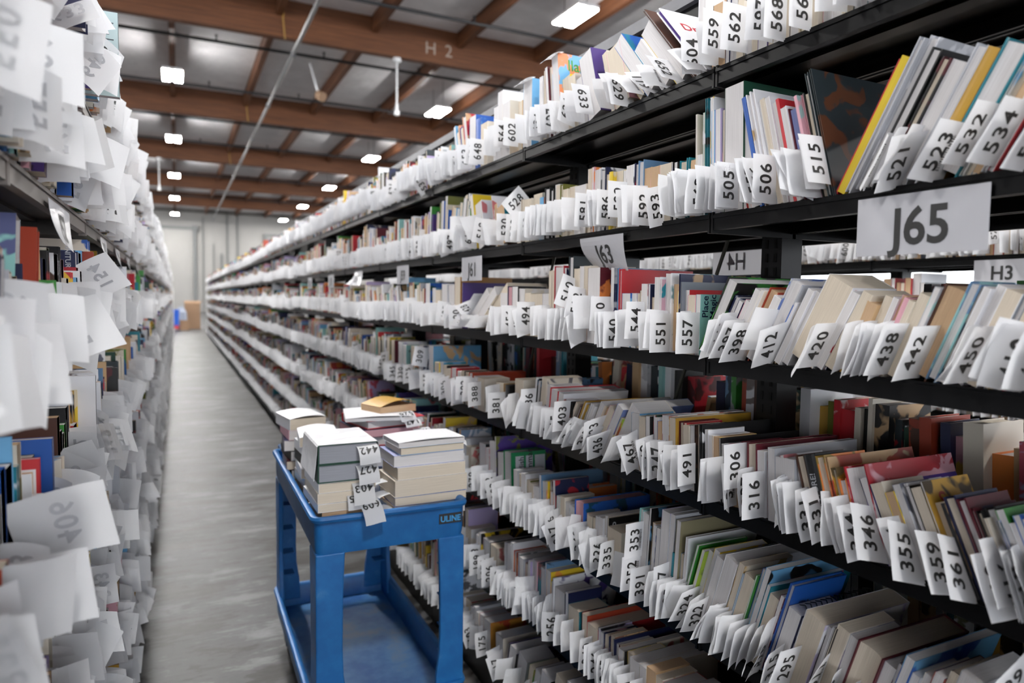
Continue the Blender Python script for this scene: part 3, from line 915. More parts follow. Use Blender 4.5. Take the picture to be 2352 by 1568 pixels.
def rand_fill(rack,sh,ya,yb,dens=1.0,fat=1.0,low=1.0):
    """fills from yb (far) down to ya (near)"""
    y=yb; lean=0; run=0
    while y>ya:
        if run<=0:
            run=rnd.randint(4,14); lean=rnd.choice([0,0,0,1,-2,3,-4,8,-9,14,-12]) if rnd.random()<.75 else 0
            tall=rnd.choice([.135,.15,.165,.18,.2,.21])*(.88 if sh==0 else 1)
        run-=1
        kd='H' if rnd.random()<.28 else 'S' if rnd.random()<.05 else 'P'
        t=rnd.uniform(.009,.034)*fat*(1.15 if kd=='H' else 1); h=tall+rnd.uniform(-.02,.03)+(.03 if rnd.random()<.12 else 0)
        t=min(t,.055); h=max(.12,h*low)
        if rack in 'RL' and y>3 and rnd.random()<.006: y-=rnd.uniform(.06,.2); continue
        cov=rnd.choice(BG); pg=rnd.choice('wwcct') if kd!='S' else 'w'
        px=rnd.uniform(-.035,.01) if rack=='L' and rnd.random()<.7 else None
        add_book(rack,sh,y,t,h,max(.105,min(h*.68,.23)),kd,cov,pg,lean,0 if rnd.random()<.5 else .85,x0=px)
        y-=t/math.cos(math.radians(lean))+(.0 if rnd.random()<.97 else .03)
YEND=27.7
for s_ in range(7):
    rand_fill('R',s_,-.62,ranges[s_][0]-.012)
    rand_fill('R',s_,ranges[s_][1]+.012,YEND)
# left rack: a few seen closely, then rows
LEFT='''2 2149 259 cream w H bigart
2 2023 224 sky w P big
2 1954 216 white w P -
2 1898 217 navy w H furniture
2 1660 188 pink w P -
2 1606 183 white w P -
2 1625 211 black w H big
2 1587 195 brown w P bigart
2 1291 163 navy w H big
2 1199 143 tan t P -
2 1164 148 tan t P -
2 1122 170 grey w P -
3 1969 140 violet w H big
3 1918 136 white w P -
3 1795 138 red w P -
3 1645 168 black w H big
3 1632 164 green w P art
3 1581 160 navy w P -
3 1607 150 cream w P -
3 1530 146 black w P -
3 1517 128 yellow w P -
3 1433 135 sky w P -
3 1326 132 brown w P art
3 1135 229 sky w H -
3 1127 194 navy w P -
3 1087 198 blue blue P -'''
lr={}
Lr=[l.split() for l in LEFT.strip().split('\n')]
for s_ in (2,3):
    R_=sorted([l for l in Lr if int(l[0])==s_],key=lambda l:-int(l[1]))
    for i,l in enumerate(R_):
        Y=int(l[1])/1000; nx=int(R_[i+1][1])/1000 if i+1<len(R_) else Y-.03
        t=max(.006,min(Y-nx-.001,.05)); h=max(int(l[2])/1000,.13); sp=l[6]
        add_book('L',s_,Y,t,h,.232 if 'big' in sp or sp=='furniture' else max(.11,h*.7),l[5],l[3],l[4],0,1 if 'art' in sp else 0,sp,x0=0)
        if Y-nx>.055 and i+1<len(R_): rand_fill('L',s_,nx+.006,Y-t-.001)
    lr[s_]=(int(R_[-1][1])/1000-.035,int(R_[0][1])/1000)
for s_ in range(7):
    if s_==3: rand_fill('L',3,-.3,.88); add_book('L',3,.93,.034,.125,.12,'P','rust','c',0,0,x0=-.03); rand_fill('L',3,.95,lr[3][0]); rand_fill('L',s_,lr[s_][1]+.035,YEND)
    elif s_ in lr: rand_fill('L',s_,-.3,lr[s_][0]); rand_fill('L',s_,lr[s_][1]+.035,YEND)
    elif s_==0:
        rand_fill('L',0,-.3,1.50); rand_fill('L',0,1.575,1.98); rand_fill('L',0,2.045,YEND)
        add_book('L',0,1.56,.036,.20,.19,'H','navy','w',0,0,'first',x0=-.062); add_book('L',0,2.03,.022,.205,.19,'P','sage','w',0,0,'blurb',x0=-.085)
    else: rand_fill('L',s_,-.3,YEND)
for s_ in range(7):
    rand_fill('B',s_,-.5,6.5,fat=1.1,low=.72 if s_<3 else 1.05); rand_fill('H',s_,.2,9.5,fat=1.1)
FX={'R':(XR,1),'L':(XL,-1),'B':(1.51,-1),'H':(XH,1)}
def proj(x,y,z):
    p=Vector((x,y,z-CH)); d=p.dot(Rf)
    if d<.05: return None
    return 1176+1580*p.dot(Rr)/d,784+1580*p.dot(Rd)/d,d
for b_ in BK:
    X,sx=FX[b_['rack']]; b_['score']=0
    if b_['rack'] in 'RL':
        p=proj(X,b_['Yf']-b_['t']/2,S[b_['sh']]+b_['h']*.6)
        if p and -30<p[0]<2352+30 and -60<p[1]<1568+60:
            dd=p[2]; f=1 if b_['rack']=='R' else .75
            b_['score']=f*(b_['t']+(.02 if b_['special'] in('big','bigart') else .006))*max(b_['h']-.09,.02)/dd**2
    else: b_['score']=0
# slips ------------------------------------------------------------
NUMS='''0 1132 59 559 0 0
0 1069 50 562 0 0
0 962 33 568 0 0
0 904 22 569 -5 0
0 1260 45 652 -35 1
0 1621 54 633 -12 1
0 1456 35 629 -15 1
0 2157 67 564 0 0
0 2082 56 602 0 0
0 2758 75 544 0 0
0 3027 21 532 -35 0
0 3500 65 521 0 0
1 1624 56 581 3 0
1 1517 51 586 0 0
1 1458 65 589 2 0
1 1353 34 592 -8 0
1 1308 34 593 -14 0
1 728 40 521 15 0
1 668 40 523 24 0
1 625 57 532 30 0
1 584 50 534 27 0
1 543 21 537 28 0
1 850 63 515 -8 0
1 975 44 506 0 0
1 1071 46 505 0 0
1 2127 54 530 0 0
1 2057 44 558 0 0
1 2332 54 518 10 0
1 2655 40 497 10 0
1 2058 114 528 45 0
2 1185 47 557 2 0
2 1278 43 551 2 0
2 1469 40 540 0 0
2 1375 69 544 0 0
2 1533 81 530 0 0
2 1656 103 512 10 0
2 1707 131 510 18 0
2 1963 63 494 8 0
2 2085 50 456 3 0
2 2201 39 455 10 0
2 2511 108 428 15 0
2 1056 42 398 22 0
2 1085 47 397 20 0
2 972 46 412 12 0
2 866 48 420 28 0
2 730 48 438 18 0
2 687 46 442 22 0
2 603 49 450 22 0
3 746 44 344 -12 0
3 709 48 346 -10 0
3 598 40 359 -14 0
3 571 39 361 -10 0
3 646 31 355 -8 0
3 1029 92 306 -5 0
3 975 46 316 -4 0
3 1390 52 467 -22 0
3 1553 47 436 12 0
3 1576 82 423 15 0
3 1175 63 491 -6 0
3 2182 49 381 6 0
3 1942 94 386 8 0
3 1730 84 403 14 0
3 3479 24 345 0 0
3 3030 148 309 10 0
4 1363 138 353 4 0
4 1373 53 352 8 0
4 1337 17 391 10 0
4 1754 7 317 -24 0
4 898 54 295 8 0
4 2193 51 283 -14 0
4 2392 -41 279 -12 0
5 2343 -4 189 -5 0
5 2226 7 206 -8 0
6 2412 -121 103 -22 0
6 2158 14 117 -20 0
6 2810 27 10 0 0
4 525 221 99 60 0'''
SH_H=.0905
def slip_grid(p,nu=6,nv=4):
    L_=p['L']; 
    us=[-.018]+[L_*i/nu for i in range(nu+1)]
    return us,[SH_H*j/nv for j in range(nv+1)]
def slip_pt(p,u,v):
    L_=p['L']; uu=max(u,0); q=uu/L_; w=v/SH_H
    y=p['b1']*uu+p['b2']*uu*q+p['b3']*uu*(w-.5)*1.4+p['b4']*.004*math.sin(5*w+p['ph'])*q
    # curled papers wrap round instead of stretching
    x=-uu*(1-.35*min(1,abs(p['b2']))*q*.6)+(.018 if u<0 else 0)
    z=v-p['dr']*uu*q
    c,s=math.cos(p['tilt']),math.sin(p['tilt'])
    xx=x; zz=z-SH_H/2
    xr=c*xx+s*zz; zr=-s*xx+c*zz+SH_H/2
    return (xr*p['sx'],y,zr)
def slip_geo(mb,p,T,mi=0,nu=6,nv=4):
    us,vs=slip_grid(p,nu,nv)
    G=[[T(slip_pt(p,u,v)) for v in vs] for u in us]
    for i in range(len(us)-1):
        for j in range(len(vs)-1): mb.face([G[i][j],G[i+1][j],G[i+1][j+1],G[i][j+1]],mi)
def slip_text(mb,p,T,txt,mi=0,sub=.28,ghost=False):
    Pg,wd=glyphs(txt,.02,sub); h=.0285; off=.0007
    cu=p['L']*.46; flip=p.get('flip',0); side=-1 if (not p.get('back') or ghost) else 1
    for q in Pg:
        pts=[]
        for (a,b_) in q:
            # reading direction runs up the slip, tops of the digits point to the aisle
            v=(a-wd/2)*h*.90+SH_H*.5; u=cu+(b_-.5)*h
            if flip: v=SH_H-v; u=2*cu-u
            x,y,z=slip_pt(p,u,v); pts.append(T((x,y+side*off,z)))
        mb.face(pts,mi)
def slip_barcode(mb,p,T,mi=0,seed=1):
    r=random.Random(seed); v=.018; u0=p['L']*.80; u1=p['L']*.93
    if not p.get('flip'): u0,u1=p['L']*.06,p['L']*.2
    side=-1 if not p.get('back') else 1
    while v<.072:
        w=r.choice([.0006,.0012,.0018])
        q=[T((lambda a:(a[0],a[1]+side*.0007,a[2]))(slip_pt(p,u,vv))) for u,vv in ((u0,v),(u1,v),(u1,v+w),(u0,v+w))]
        mb.face(q,mi); v+=w+r.choice([.0007,.0013,.002])
SL=[]; b1=b2=b3=0
prevkey=None
seqbase={0:560,1:520,2:400,3:300,4:280,5:190,6:90}
order=sorted(range(len(BK)),key=lambda i:(BK[i]['rack'],BK[i]['sh'],-BK[i]['Yf']))
cnt=0
for i in order:
    b_=BK[i]; key=(b_['rack'],b_['sh'])
    if key!=prevkey: prevkey=key; cnt=0; b1=b2=b3=0; gl=.052; gz=0; gb=0
    if rnd.random()<.05: gl=rnd.uniform(.040,.064); gz=rnd.uniform(-.012,.022) if rnd.random()<.6 else 0; gb=rnd.uniform(-.35,.35) if rnd.random()<.5 else 0
    cnt+=1
    b1=.75*b1+rnd.uniform(-.13,.13); b2=.72*b2+rnd.uniform(-.22,.22); b3=.7*b3+rnd.uniform(-.13,.13)
    e1=e2=0
    if rnd.random()<.10: e2=rnd.uniform(-.7,.9); e1=rnd.uniform(-.15,.15)
    n=seqbase[b_['sh']]+int(b_['Yf']*37)%95
    a=math.radians(b_['lean']); t=b_['t']
    ym=b_['Yf']-t*.5/max(math.cos(a),.5)
    if t<.007 and rnd.random()<.35: continue
    if b_['rack']=='L' and rnd.random()<(.33 if b_['Yf']<6 else .1) or b_['special'] in ('first','blurb'): continue
    Ls=gl+rnd.uniform(-.005,.006); tl=rnd.gauss(0,2.5) if rnd.random()<.85 else rnd.uniform(-20,20); zz=gz*(1 if b_['Yf']>2.2 else .4)+rnd.uniform(-.005,.010); e1+=gb*(1 if b_['Yf']>2.2 else .3); dr=rnd.uniform(0,.12)*rnd.random()
    if rnd.random()<.05 and b_['h']>.16: zz+=rnd.uniform(.02,.05)
    if b_['rack']=='L':
        Ls=rnd.choice([.035,.045,.052,.058,.062,.068,.075]); zz=rnd.uniform(-.01,.05); dr=rnd.uniform(0,.5)*rnd.random(); e1+=rnd.uniform(-.3,.3); e2+=rnd.uniform(-.35,.35)
        tl=rnd.gauss(0,7) if rnd.random()<.75 else rnd.uniform(-35,35)
    SL.append(dict(rack=b_['rack'],sh=b_['sh'],Y=ym,z=zz,x0=min(0,b_['x0']),lean=b_['lean'],L=Ls,b1=b1+e1,b2=b2+e2,b3=b3,b4=rnd.uniform(-1,1),ph=rnd.uniform(0,6),dr=dr,
        tilt=math.radians(tl),num=str(n),auth=False,back=False,flip=0,bc=rnd.random()<.2,show=rnd.random()<(.33 if b_['rack']=='R' else .6)))
auth=[]
for ln in NUMS.strip().split('\n'):
    s_,Y,zc,n,tl,fl=[int(v) for v in ln.split()]; Y/=1000; zc=max(.036,min(.20 if n==99 else .15,zc/1000))
    nb=min((b_ for b_ in BK if b_['rack']=='R' and b_['sh']==s_),key=lambda b_:abs(b_['Yf']-b_['t']/2-Y))
    if abs(nb['Yf']-Y)>.06: le=0
    else: le=nb['lean']
    if abs(tl)<7 and abs(le)>11: le=0
    ex=tl+le; ex=max(-45,min(60,ex)) if abs(ex)>9 else 0
    auth.append(dict(x0=0,rack='R',sh=s_,Y=Y,z=zc-.045,lean=le,L=.057,b1=rnd.uniform(-.06,.02),b2=rnd.uniform(-.1,.05),b3=rnd.uniform(-.06,.06),b4=.2,ph=1,dr=.0,tilt=math.radians(ex),num=str(n),auth=True,back=False,flip=fl,bc=(n in (353,352,589,523,537,317,279,467,103)),show=True))
for s_,Y,zc,n,tl,L_,b1_,b2_,b3_ in [(1,1.03,.10,'506',0,.085,.05,.0,0),(2,1.27,.04,'560',28,.10,.1,-.1,.1),(2,2.85,.10,'288',-20,.085,-.2,-1.3,0),(2,1.85,.14,'154',35,.075,0,0,0),(1,1.62,.10,'571',-12,.10,.1,.1,.2),(1,2.15,.12,'584',-24,.10,.0,.2,0),
    (3,.99,.05,'391',8,.085,.1,.1,.1),(3,1.10,.10,'406',14,.10,.0,.1,.2),(5,1.80,.11,'218',-8,.085,.1,-.5,.2),(0,1.53,.05,'633',-60,.085,-.1,-.6,0),(0,1.8,.03,'640',-30,.08,-.1,.5,.2)]:
    auth.append(dict(x0=-.02,rack='L',sh=s_,Y=Y,z=zc-.045,lean=0,L=L_,b1=b1_,b2=b2_,b3=b3_,b4=.3,ph=2,dr=.1,tilt=math.radians(tl),num=n,auth=True,back=True,flip=0,bc=False,show=True))
# an authored slip replaces the nearest plain ones so that its number stays readable
def clear(s):
    for a in auth:
        if s['sh']==a['sh'] and s['rack']==a['rack']=='L' and abs(a['Y']-s['Y'])<.012: return False
        if s['sh']==a['sh'] and s['rack']==a['rack']=='R':
            dy=a['Y']-s['Y']
            if -.005<dy<(.050 if a['z']<.03 else .006): return False
    return True
SL=[s for s in SL if clear(s)]+auth
for s in SL:
    s['sx']=FX[s['rack']][1]
    if s['rack']=='L': s['back']=True
    if s['rack']=='L': s['show']=s['show'] and True
    p=proj(FX[s['rack']][0]-s['sx']*.03,s['Y'],S[s['sh']]+.045); s['score']=0
    if p and s['rack'] in 'RL' and -20<p[0]<2370 and -40<p[1]<1568+40: s['score']=(3 if s['auth'] else 1)*(1 if s['rack']=='R' else .8)/p[2]**2
def slip_T(s):
    X,sx=FX[s['rack']]; X+=sx*s['x0']; a=-math.radians(s['lean']); c,sn=math.cos(a),math.sin(a); Y=s['Y']; Z=S[s['sh']]+s['z']+.003
    def T(p): return (X+p[0],Y+c*p[1]-sn*p[2],Z+sn*p[1]+c*p[2])
    return T
def slip_local(s): return lambda p:p
def cdesc(b_):
    nm=NAMEC.get(b_['cov'],b_['cov']); k={'H':'hardback','P':'paperback','S':'book, spine out'}[b_['kind']]
    ad='big ' if b_['h']>.21 else 'small ' if b_['h']<.14 else 'thick ' if b_['t']>.038 else 'thin ' if b_['t']<.011 else ''
    return ad+nm+' '+k
def bayname(rack,Y):
    k=math.floor((Y-1.146)/.889)
    if rack=='R': return 'bay '+SIGN.get(k,'J%d'%(63-2*k))
    return 'left rack bay %d'%(k+4) if False else 'left rack, %s bay'%nth(max(k+1,0))
for b_ in BK:
    if b_['special'] in ('magic','glass','grammar','llama','land','draw','furniture','adventure','ing','pigeon','forest','rabbit','spiral','pp','portrait','first','blurb','star'): b_['score']+=1
allb=sorted(BK,key=lambda b_:-b_['score']); nInd=272
ind=set(id(b_) for b_ in allb[:nInd] if b_['score']>0)
alls=sorted(SL,key=lambda s:-s['score']); inds=set(id(s) for s in alls[:288] if s['score']>0)
# titles printed on covers that face the camera
TITLES={'magic':[('Place',.017,.12,.80,'navy'),('Magic',.017,.33,.80,'navy')],'grammar':[('English',.020,.28,.72,'black'),('Grammar',.022,.52,.74,'black')],'llama':[('llama',.034,.5,.86,'green'),],
 'glass':[('GLASS',.038,.55,.62,'white'),('to Painting',.013,.72,.55,'gold')],'land':[('LAND',.016,.5,.6,'white')],'draw':[('Draw',.030,.45,.72,'red'),('Changes',.012,.45,.60,'black')],'star':[],'adventure':[],'ing':[('ING',.022,.5,.7,'white')],
 'furniture':[('FURNITURE REPAIR & REFINISHING',.011,.06,.6,'lgrey')],'pigeon':[('pigeon',.026,.28,.6,'black'),('is a',.022,.55,.6,'black')],'forest':[('S',.03,.30,.8,'rust')],'yel':[],'pp':[('P',.02,.2,.88,'lgrey')],'title':[('abc',.02,.4,.86,'lime')],'rabbit':[('no!',.026,.25,.72,'navy')],'first':[('FIRST',.022,.18,.35,'lgrey')],'blurb':[]}
VERT={'magic','glass','grammar','land','ing','furniture','pigeon','pp','rabbit'}
def ship_book(b_,label,group,parent_name='book'):
    X,sx=FX[b_['rack']]; Yn,Zn,rx=book_pose(b_['Yf'],b_['t'],b_['lean'],S[b_['sh']]+.0005)
    o=empty(parent_name,(X+sx*b_['x0'],Yn,Zn),(rx,0,0))
    cb,pb=book_parts(b_['t'],b_['h'],b_['d'],b_['kind'],sx,b_['cov'],b_['pg'],b_['art'],b_['seed'],{'llama':PAL['orange'],'star':PAL['pink'],'forest':PAL['black'],'magic':PAL['pteal'],'glass':PAL['orange'],'portrait':lin('5a3826'),'devil':PAL['white'],'ghost':PAL['black']}.get(b_['special']))
    if b_['special'] in TITLES or b_['special']=='star': cb.c2=[c4(q[:3],0 if b_['special'] not in ('llama','glass','forest','ghost') else .9) for q in cb.c2]
    c=cb.build('cover',m_cover,o,attrs=True); pb.build('page_block',m_pages,o,attrs=True)
    for (tx,h,fu,fv,cl) in TITLES.get(b_['special'],[]):
        t=MB(); k=c4(PAL[cl],0); x=sx*b_['d']*fu; z=b_['h']*fv
        if b_['special'] in VERT: text_on(t,tx,h,(x,-.0006,z),(0,0,1 if sx>0 else -1),(-1 if sx>0 else 1,0,0),col=k)
        else: text_on(t,tx,h,(x,-.0006,z),(1,0,0),(0,0,1),col=k)
        if t.f: t.build('cover_title',m_cover,o,attrs=True)
    if b_['special']=='blurb':
        t=MB()
        for i in range(13): t.box(-b_['d']*.95,-b_['d']*(.05+.05*((i*7)%3)),-.0004,-.0001,b_['h']*(.08+.065*i),b_['h']*(.08+.065*i)+.003,0,c4(PAL['slate'],0),c4(PAL['slate'],0))
        t.build('printed_text_lines',m_cover,o,attrs=True)
    if b_['special']=='grammar':
        t=MB(); k=c4(PAL['lgrey'],0)
        for u0,u1 in ((.12,.36),(.42,.62),(.68,.98)): t.box(b_['d']*u0,b_['d']*u1,-.0004,-.0001,b_['h']*.25,b_['h']*.93,0,k,k)
        t.build('title_panel',m_cover,o,attrs=True)
    if b_['special']=='adventure':
        t=MB(); text_on(t,'ADVENTURE!',.012,(-.0032,b_['t']*.5,b_['h']*.45),(0,0,1),(0,1,0),col=c4(PAL['lgrey'],0)); t.build('spine_title',m_cover,o,attrs=True)
    if b_['special']=='spiral':
        t=MB()
        for i in range(14): 
            x=.02+i*.014; t.tube((x,-.001,b_['h']-.004),(x+.003,b_['t']*.5,b_['h']+.008),.0012,5); t.tube((x+.003,b_['t']*.5,b_['h']+.008),(x+.005,b_['t'],b_['h']-.004),.0012,5)
        t.build('spiral_binding',m_ink,o)
    return tag(o,label,'book',group)
# ordinal of every book / slip from the camera end of its bay, counted on its shelf
def bays(items,yk):
    D={}
    for it in items:
        if it['rack'] in 'RL': D.setdefault((it['rack'],it['sh'],math.floor((it[yk]-1.146)/.889)),[]).append(it)
    for k,v in D.items():
        v.sort(key=lambda i:i[yk])
        if k[2]==-1 and k[0]=='R': vis=[i for i in v if (proj(XR,i[yk],S[i['sh']]+.05) or (9999,))[0]<2352]
        else: vis=v
        for n,i in enumerate(vis): i['ord']=n
bays(BK,'Yf'); bays(SL,'Y')
def where(i,rack,yk):
    side='from the right' if rack=='R' else 'from the camera'
    return '%s %s, %s shelf, %s'%(nth(i.get('ord',0)),side,SN[i['sh']],bayname(rack,i[yk]))
rest=MB(); nstuff=0
for b_ in BK:
    if id(b_) in ind:
        lab=cdesc(b_)+', '+where(b_,b_['rack'],'Yf')
        ship_book(b_,lab,'books on the right rack' if b_['rack']=='R' else 'books on the left rack')
    else:
        X,sx=FX[b_['rack']]; Yn,Zn,rx=book_pose(b_['Yf'],b_['t'],b_['lean'],S[b_['sh']]+.0005)
        cc,ss=math.cos(rx),math.sin(rx); x0=X+sx*b_['x0']
        def T(p): return (x0+p[0],Yn+cc*p[1]-ss*p[2],Zn+ss*p[1]+cc*p[2])
        if b_['Yf']<7 and b_['rack'] in 'RL' or b_['rack']=='B' and b_['Yf']<3 :
            cb,pb=book_parts(b_['t'],b_['h'],b_['d'],b_['kind'],sx,b_['cov'],b_['pg'],b_['art'],b_['seed'])
            for m_,mi in ((cb,0),(pb,1)):
                n0=0
                for f,c,c2 in zip(m_.f,m_.c,m_.c2):
                    rest.face([T(m_.v[k]) for k in f],mi,c,c2,[m_.uv[n0+j] for j in range(len(f))]); n0+=len(f)
        else:
            C=c4(PAL[b_['cov']],b_['seed']); pc=c4(PAG[b_['pg']],0); t,h,d=b_['t'],b_['h'],b_['d']; e=.0015 if b_['kind']!='H' else .003
            if b_['kind']=='S': e=t
            def fc(pts,mi,c):
                rest.face([T((sx*p[0],p[1],p[2])) for p in pts],mi,c,c4(PAL['cream'],0),[(p[1],p[2]) for p in pts])
            fc([(0,0,0),(d,0,0),(d,0,h),(0,0,h)],0,C); fc([(0,t,0),(d,t,0),(d,t,h),(0,t,h)],0,C)
            if e<t*.4:
                fc([(0,0,0),(0,e,0),(0,e,h),(0,0,h)],0,C); fc([(0,t-e,0),(0,t,0),(0,t,h),(0,t-e,h)],0,C)
                fc([(.001,e,0),(.001,t-e,0),(.001,t-e,h),(.001,e,h)],1,pc); fc([(0,e,h-.002),(0,t-e,h-.002),(d,t-e,h-.002),(d,e,h-.002)],1,pc)
            else: fc([(0,0,0),(0,t,0),(0,t,h),(0,0,h)],0,C); fc([(0,0,h),(0,t,h),(d,t,h),(d,0,h)],0,C)
tag(rest.build('books',[m_cover,m_pages],attrs=True),'countless used books filling the shelves beyond and behind the nearest ones','books',kind='stuff')
srest=MB()
for s in SL:
    T=slip_T(s)
    if id(s) in inds:
        X,sx=FX[s['rack']]; X+=sx*s['x0']; o=empty('number_slip',(X,s['Y'],S[s['sh']]+s['z']+.003),(-math.radians(s['lean']),0,0))
        lt=slip_local(s); m_=MB(); slip_geo(m_,s,lt); sh_=m_.build('sheet',m_slip,o,weld=True,smooth=True)
        if s['show']:
            m_=MB(); slip_text(m_,s,lt,s['num']); m_.build('printed_number',m_ink,o)
            if s['back']: m_=MB(); slip_text(m_,s,lt,s['num'],ghost=True); m_.build('number_show_through',m_ghost,o)['label']='mirrored grey number showing through the paper'
        if s['bc']: m_=MB(); slip_barcode(m_,s,lt,seed=int(s['Y']*1000)); m_.build('barcode',m_ink,o)
        if s['auth'] and s['rack']=='L': lab='large white slip seen from behind with %s showing through, left rack'%s['num']
        elif s['auth']: lab='white paper slip numbered %s, %s shelf, %s'%(s['num'],SN[s['sh']],bayname('R',s['Y']))
        else: lab=('white paper slip, ' if s['rack']=='R' else 'white slip showing its back, ')+where(s,s['rack'],'Y')
        tag(o,lab,'paper slip','number slips on the right rack' if s['rack']=='R' else 'number slips on the left rack')
    else:
        far=s['Y']>6 or s['rack'] in 'BH'
        if far: slip_geo(srest,s,T,0,2,1)
        else: slip_geo(srest,s,T,0,4,3)
        if s['Y']<(5.5 if s['rack']=='R' else 2.5) and s['rack'] in 'RL' or s['rack']=='H' and s['Y']<6:
            if s['show'] and s['rack']!='B': slip_text(srest,s,T,s['num'],1,0 if s['Y']>2.5 or s['rack']=='H' else .3)
tag(srest.build('number_slips',[m_slip,m_ink],weld=False),'countless white number slips sticking out of the farther books','paper slips',kind='stuff')
# ---------------------------------------------------------------- cart
def rrect(x0,x1,y0,y1,r,z,n=5):
    P=[]
    for cx,cy,a0 in ((x1-r,y1-r,0),(x0+r,y1-r,PI/2),(x0+r,y0+r,PI),(x1-r,y0+r,1.5*PI)):
        for i in range(n+1):
            a=a0+PI/2*i/n; P.append((cx+r*math.cos(a),cy+r*math.sin(a),z))
    return P
CX0,CX1,CY0,CY1=0.0,.485,0.0,1.0   # local, origin at the near left corner on the floor
cart=empty('utility_cart',(.338,1.985,0),(0,0,math.radians(-.6)))
tag(cart,'blue plastic two-tray utility cart carrying stacks of books in the aisle','cart')
def tray(name,zt,dp,fl,worn=False):
    b=MB(); x0,x1,y0,y1=CX0,CX1,CY0,CY1
    def ring(o,z,r=.035): return rrect(x0+o,x1-o,y0+o,y1-o,max(r-o,.006),zt+z)
    rings=[ring(.016,-dp),ring(.012,-dp+.02),ring(.010,-.022),ring(.001,-.018),ring(-.002,-.010),ring(.001,-.002),ring(.008,0),ring(.016,-.002),ring(.022,-.010),ring(.027,-fl)]
    b.loft(rings,0,capA=True)
    o=b.build(name,m_blue,cart,weld=True,smooth=True); 
    f=MB(); f.face(ring(.026,-fl),0); f.build('tray_floor',m_blueworn if worn else m_blue,o)
    return o
tt=tray('top_tray',.845,.118,.075); lt_=tray('lower_tray',.262,.12,.09,True)
# raised push handle end of the far side
b=MB(); b.box(.03,.455,.985,1.06,.835,.85); b.box(.03,.06,.96,1.05,.80,.85); b.box(.425,.455,.96,1.05,.80,.85); b.build('push_handle',m_blue,cart,bevel=.006)
for (sx_,sy_) in ((0,0),(1,0),(0,1),(1,1)):
    b=MB()
    def ring(w,dl,z):
        # L-shaped corner post, open towards the inside
        xa=CX0+.012 if not sx_ else CX1-.012; ya=CY0+.012 if not sy_ else CY1-.012; dx=1 if not sx_ else -1; dy=1 if not sy_ else -1; th=.018
        P=[(xa,ya),(xa+dx*w,ya),(xa+dx*w,ya+dy*th),(xa+dx*th,ya+dy*th),(xa+dx*th,ya+dy*dl),(xa,ya+dy*dl)]
        if dx*dy<0: P=P[::-1]
        return [(p[0],p[1],z) for p in P]
    b.loft([ring(.085,.11,.73),ring(.080,.10,.60),ring(.078,.095,.44),ring(.080,.10,.36),ring(.090,.112,.29),ring(.095,.12,.20)],0,capA=True,capB=True)
    lg_=b.build('corner_leg',m_blue,cart,bevel=.004)
    r=MB()
    xa=CX0+.03 if not sx_ else CX1-.03; dx=1 if not sx_ else -1; ya=CY0+.03 if not sy_ else CY1-.03; dy=1 if not sy_ else -1
    for z in (.33,.42,.52,.62,.70):
        x1_=xa+dx*.045; y1_=ya+dy*.06; r.box(min(xa,x1_),max(xa,x1_),min(ya,y1_),max(ya,y1_),z,z+.004)
    r.build('stiffening_rib',m_blue,lg_)
for sx_ in (0,1):
    for sy_ in (0,1):
        x=.06 if not sx_ else CX1-.06; y=.08 if not sy_ else CY1-.08; o=MB(); o.tube((x-.014,y,.052),(x+.014,y,.052),.05,20); q=o.build('caster',m_tyre,cart)
        f=MB(); f.box(x-.024,x-.018,y-.03,y+.03,.04,.142); f.box(x+.018,x+.024,y-.03,y+.03,.04,.142); f.build('fork',m_cond,q)
b=MB(); b.box(.388,.463,.0085,.0115,.776,.807); lp=b.build('maker_plate',m_ink,cart)
t=MB(); text_on(t,'ULINE',.0185,(.4255,.0076,.7915),(1,0,0),(0,0,1),bold=.03,squeeze=.95); q=t.build('raised_lettering',mat('blue_lettering',(.05,.30,.62),.5),lp); q['label']='blue letters ULINE'
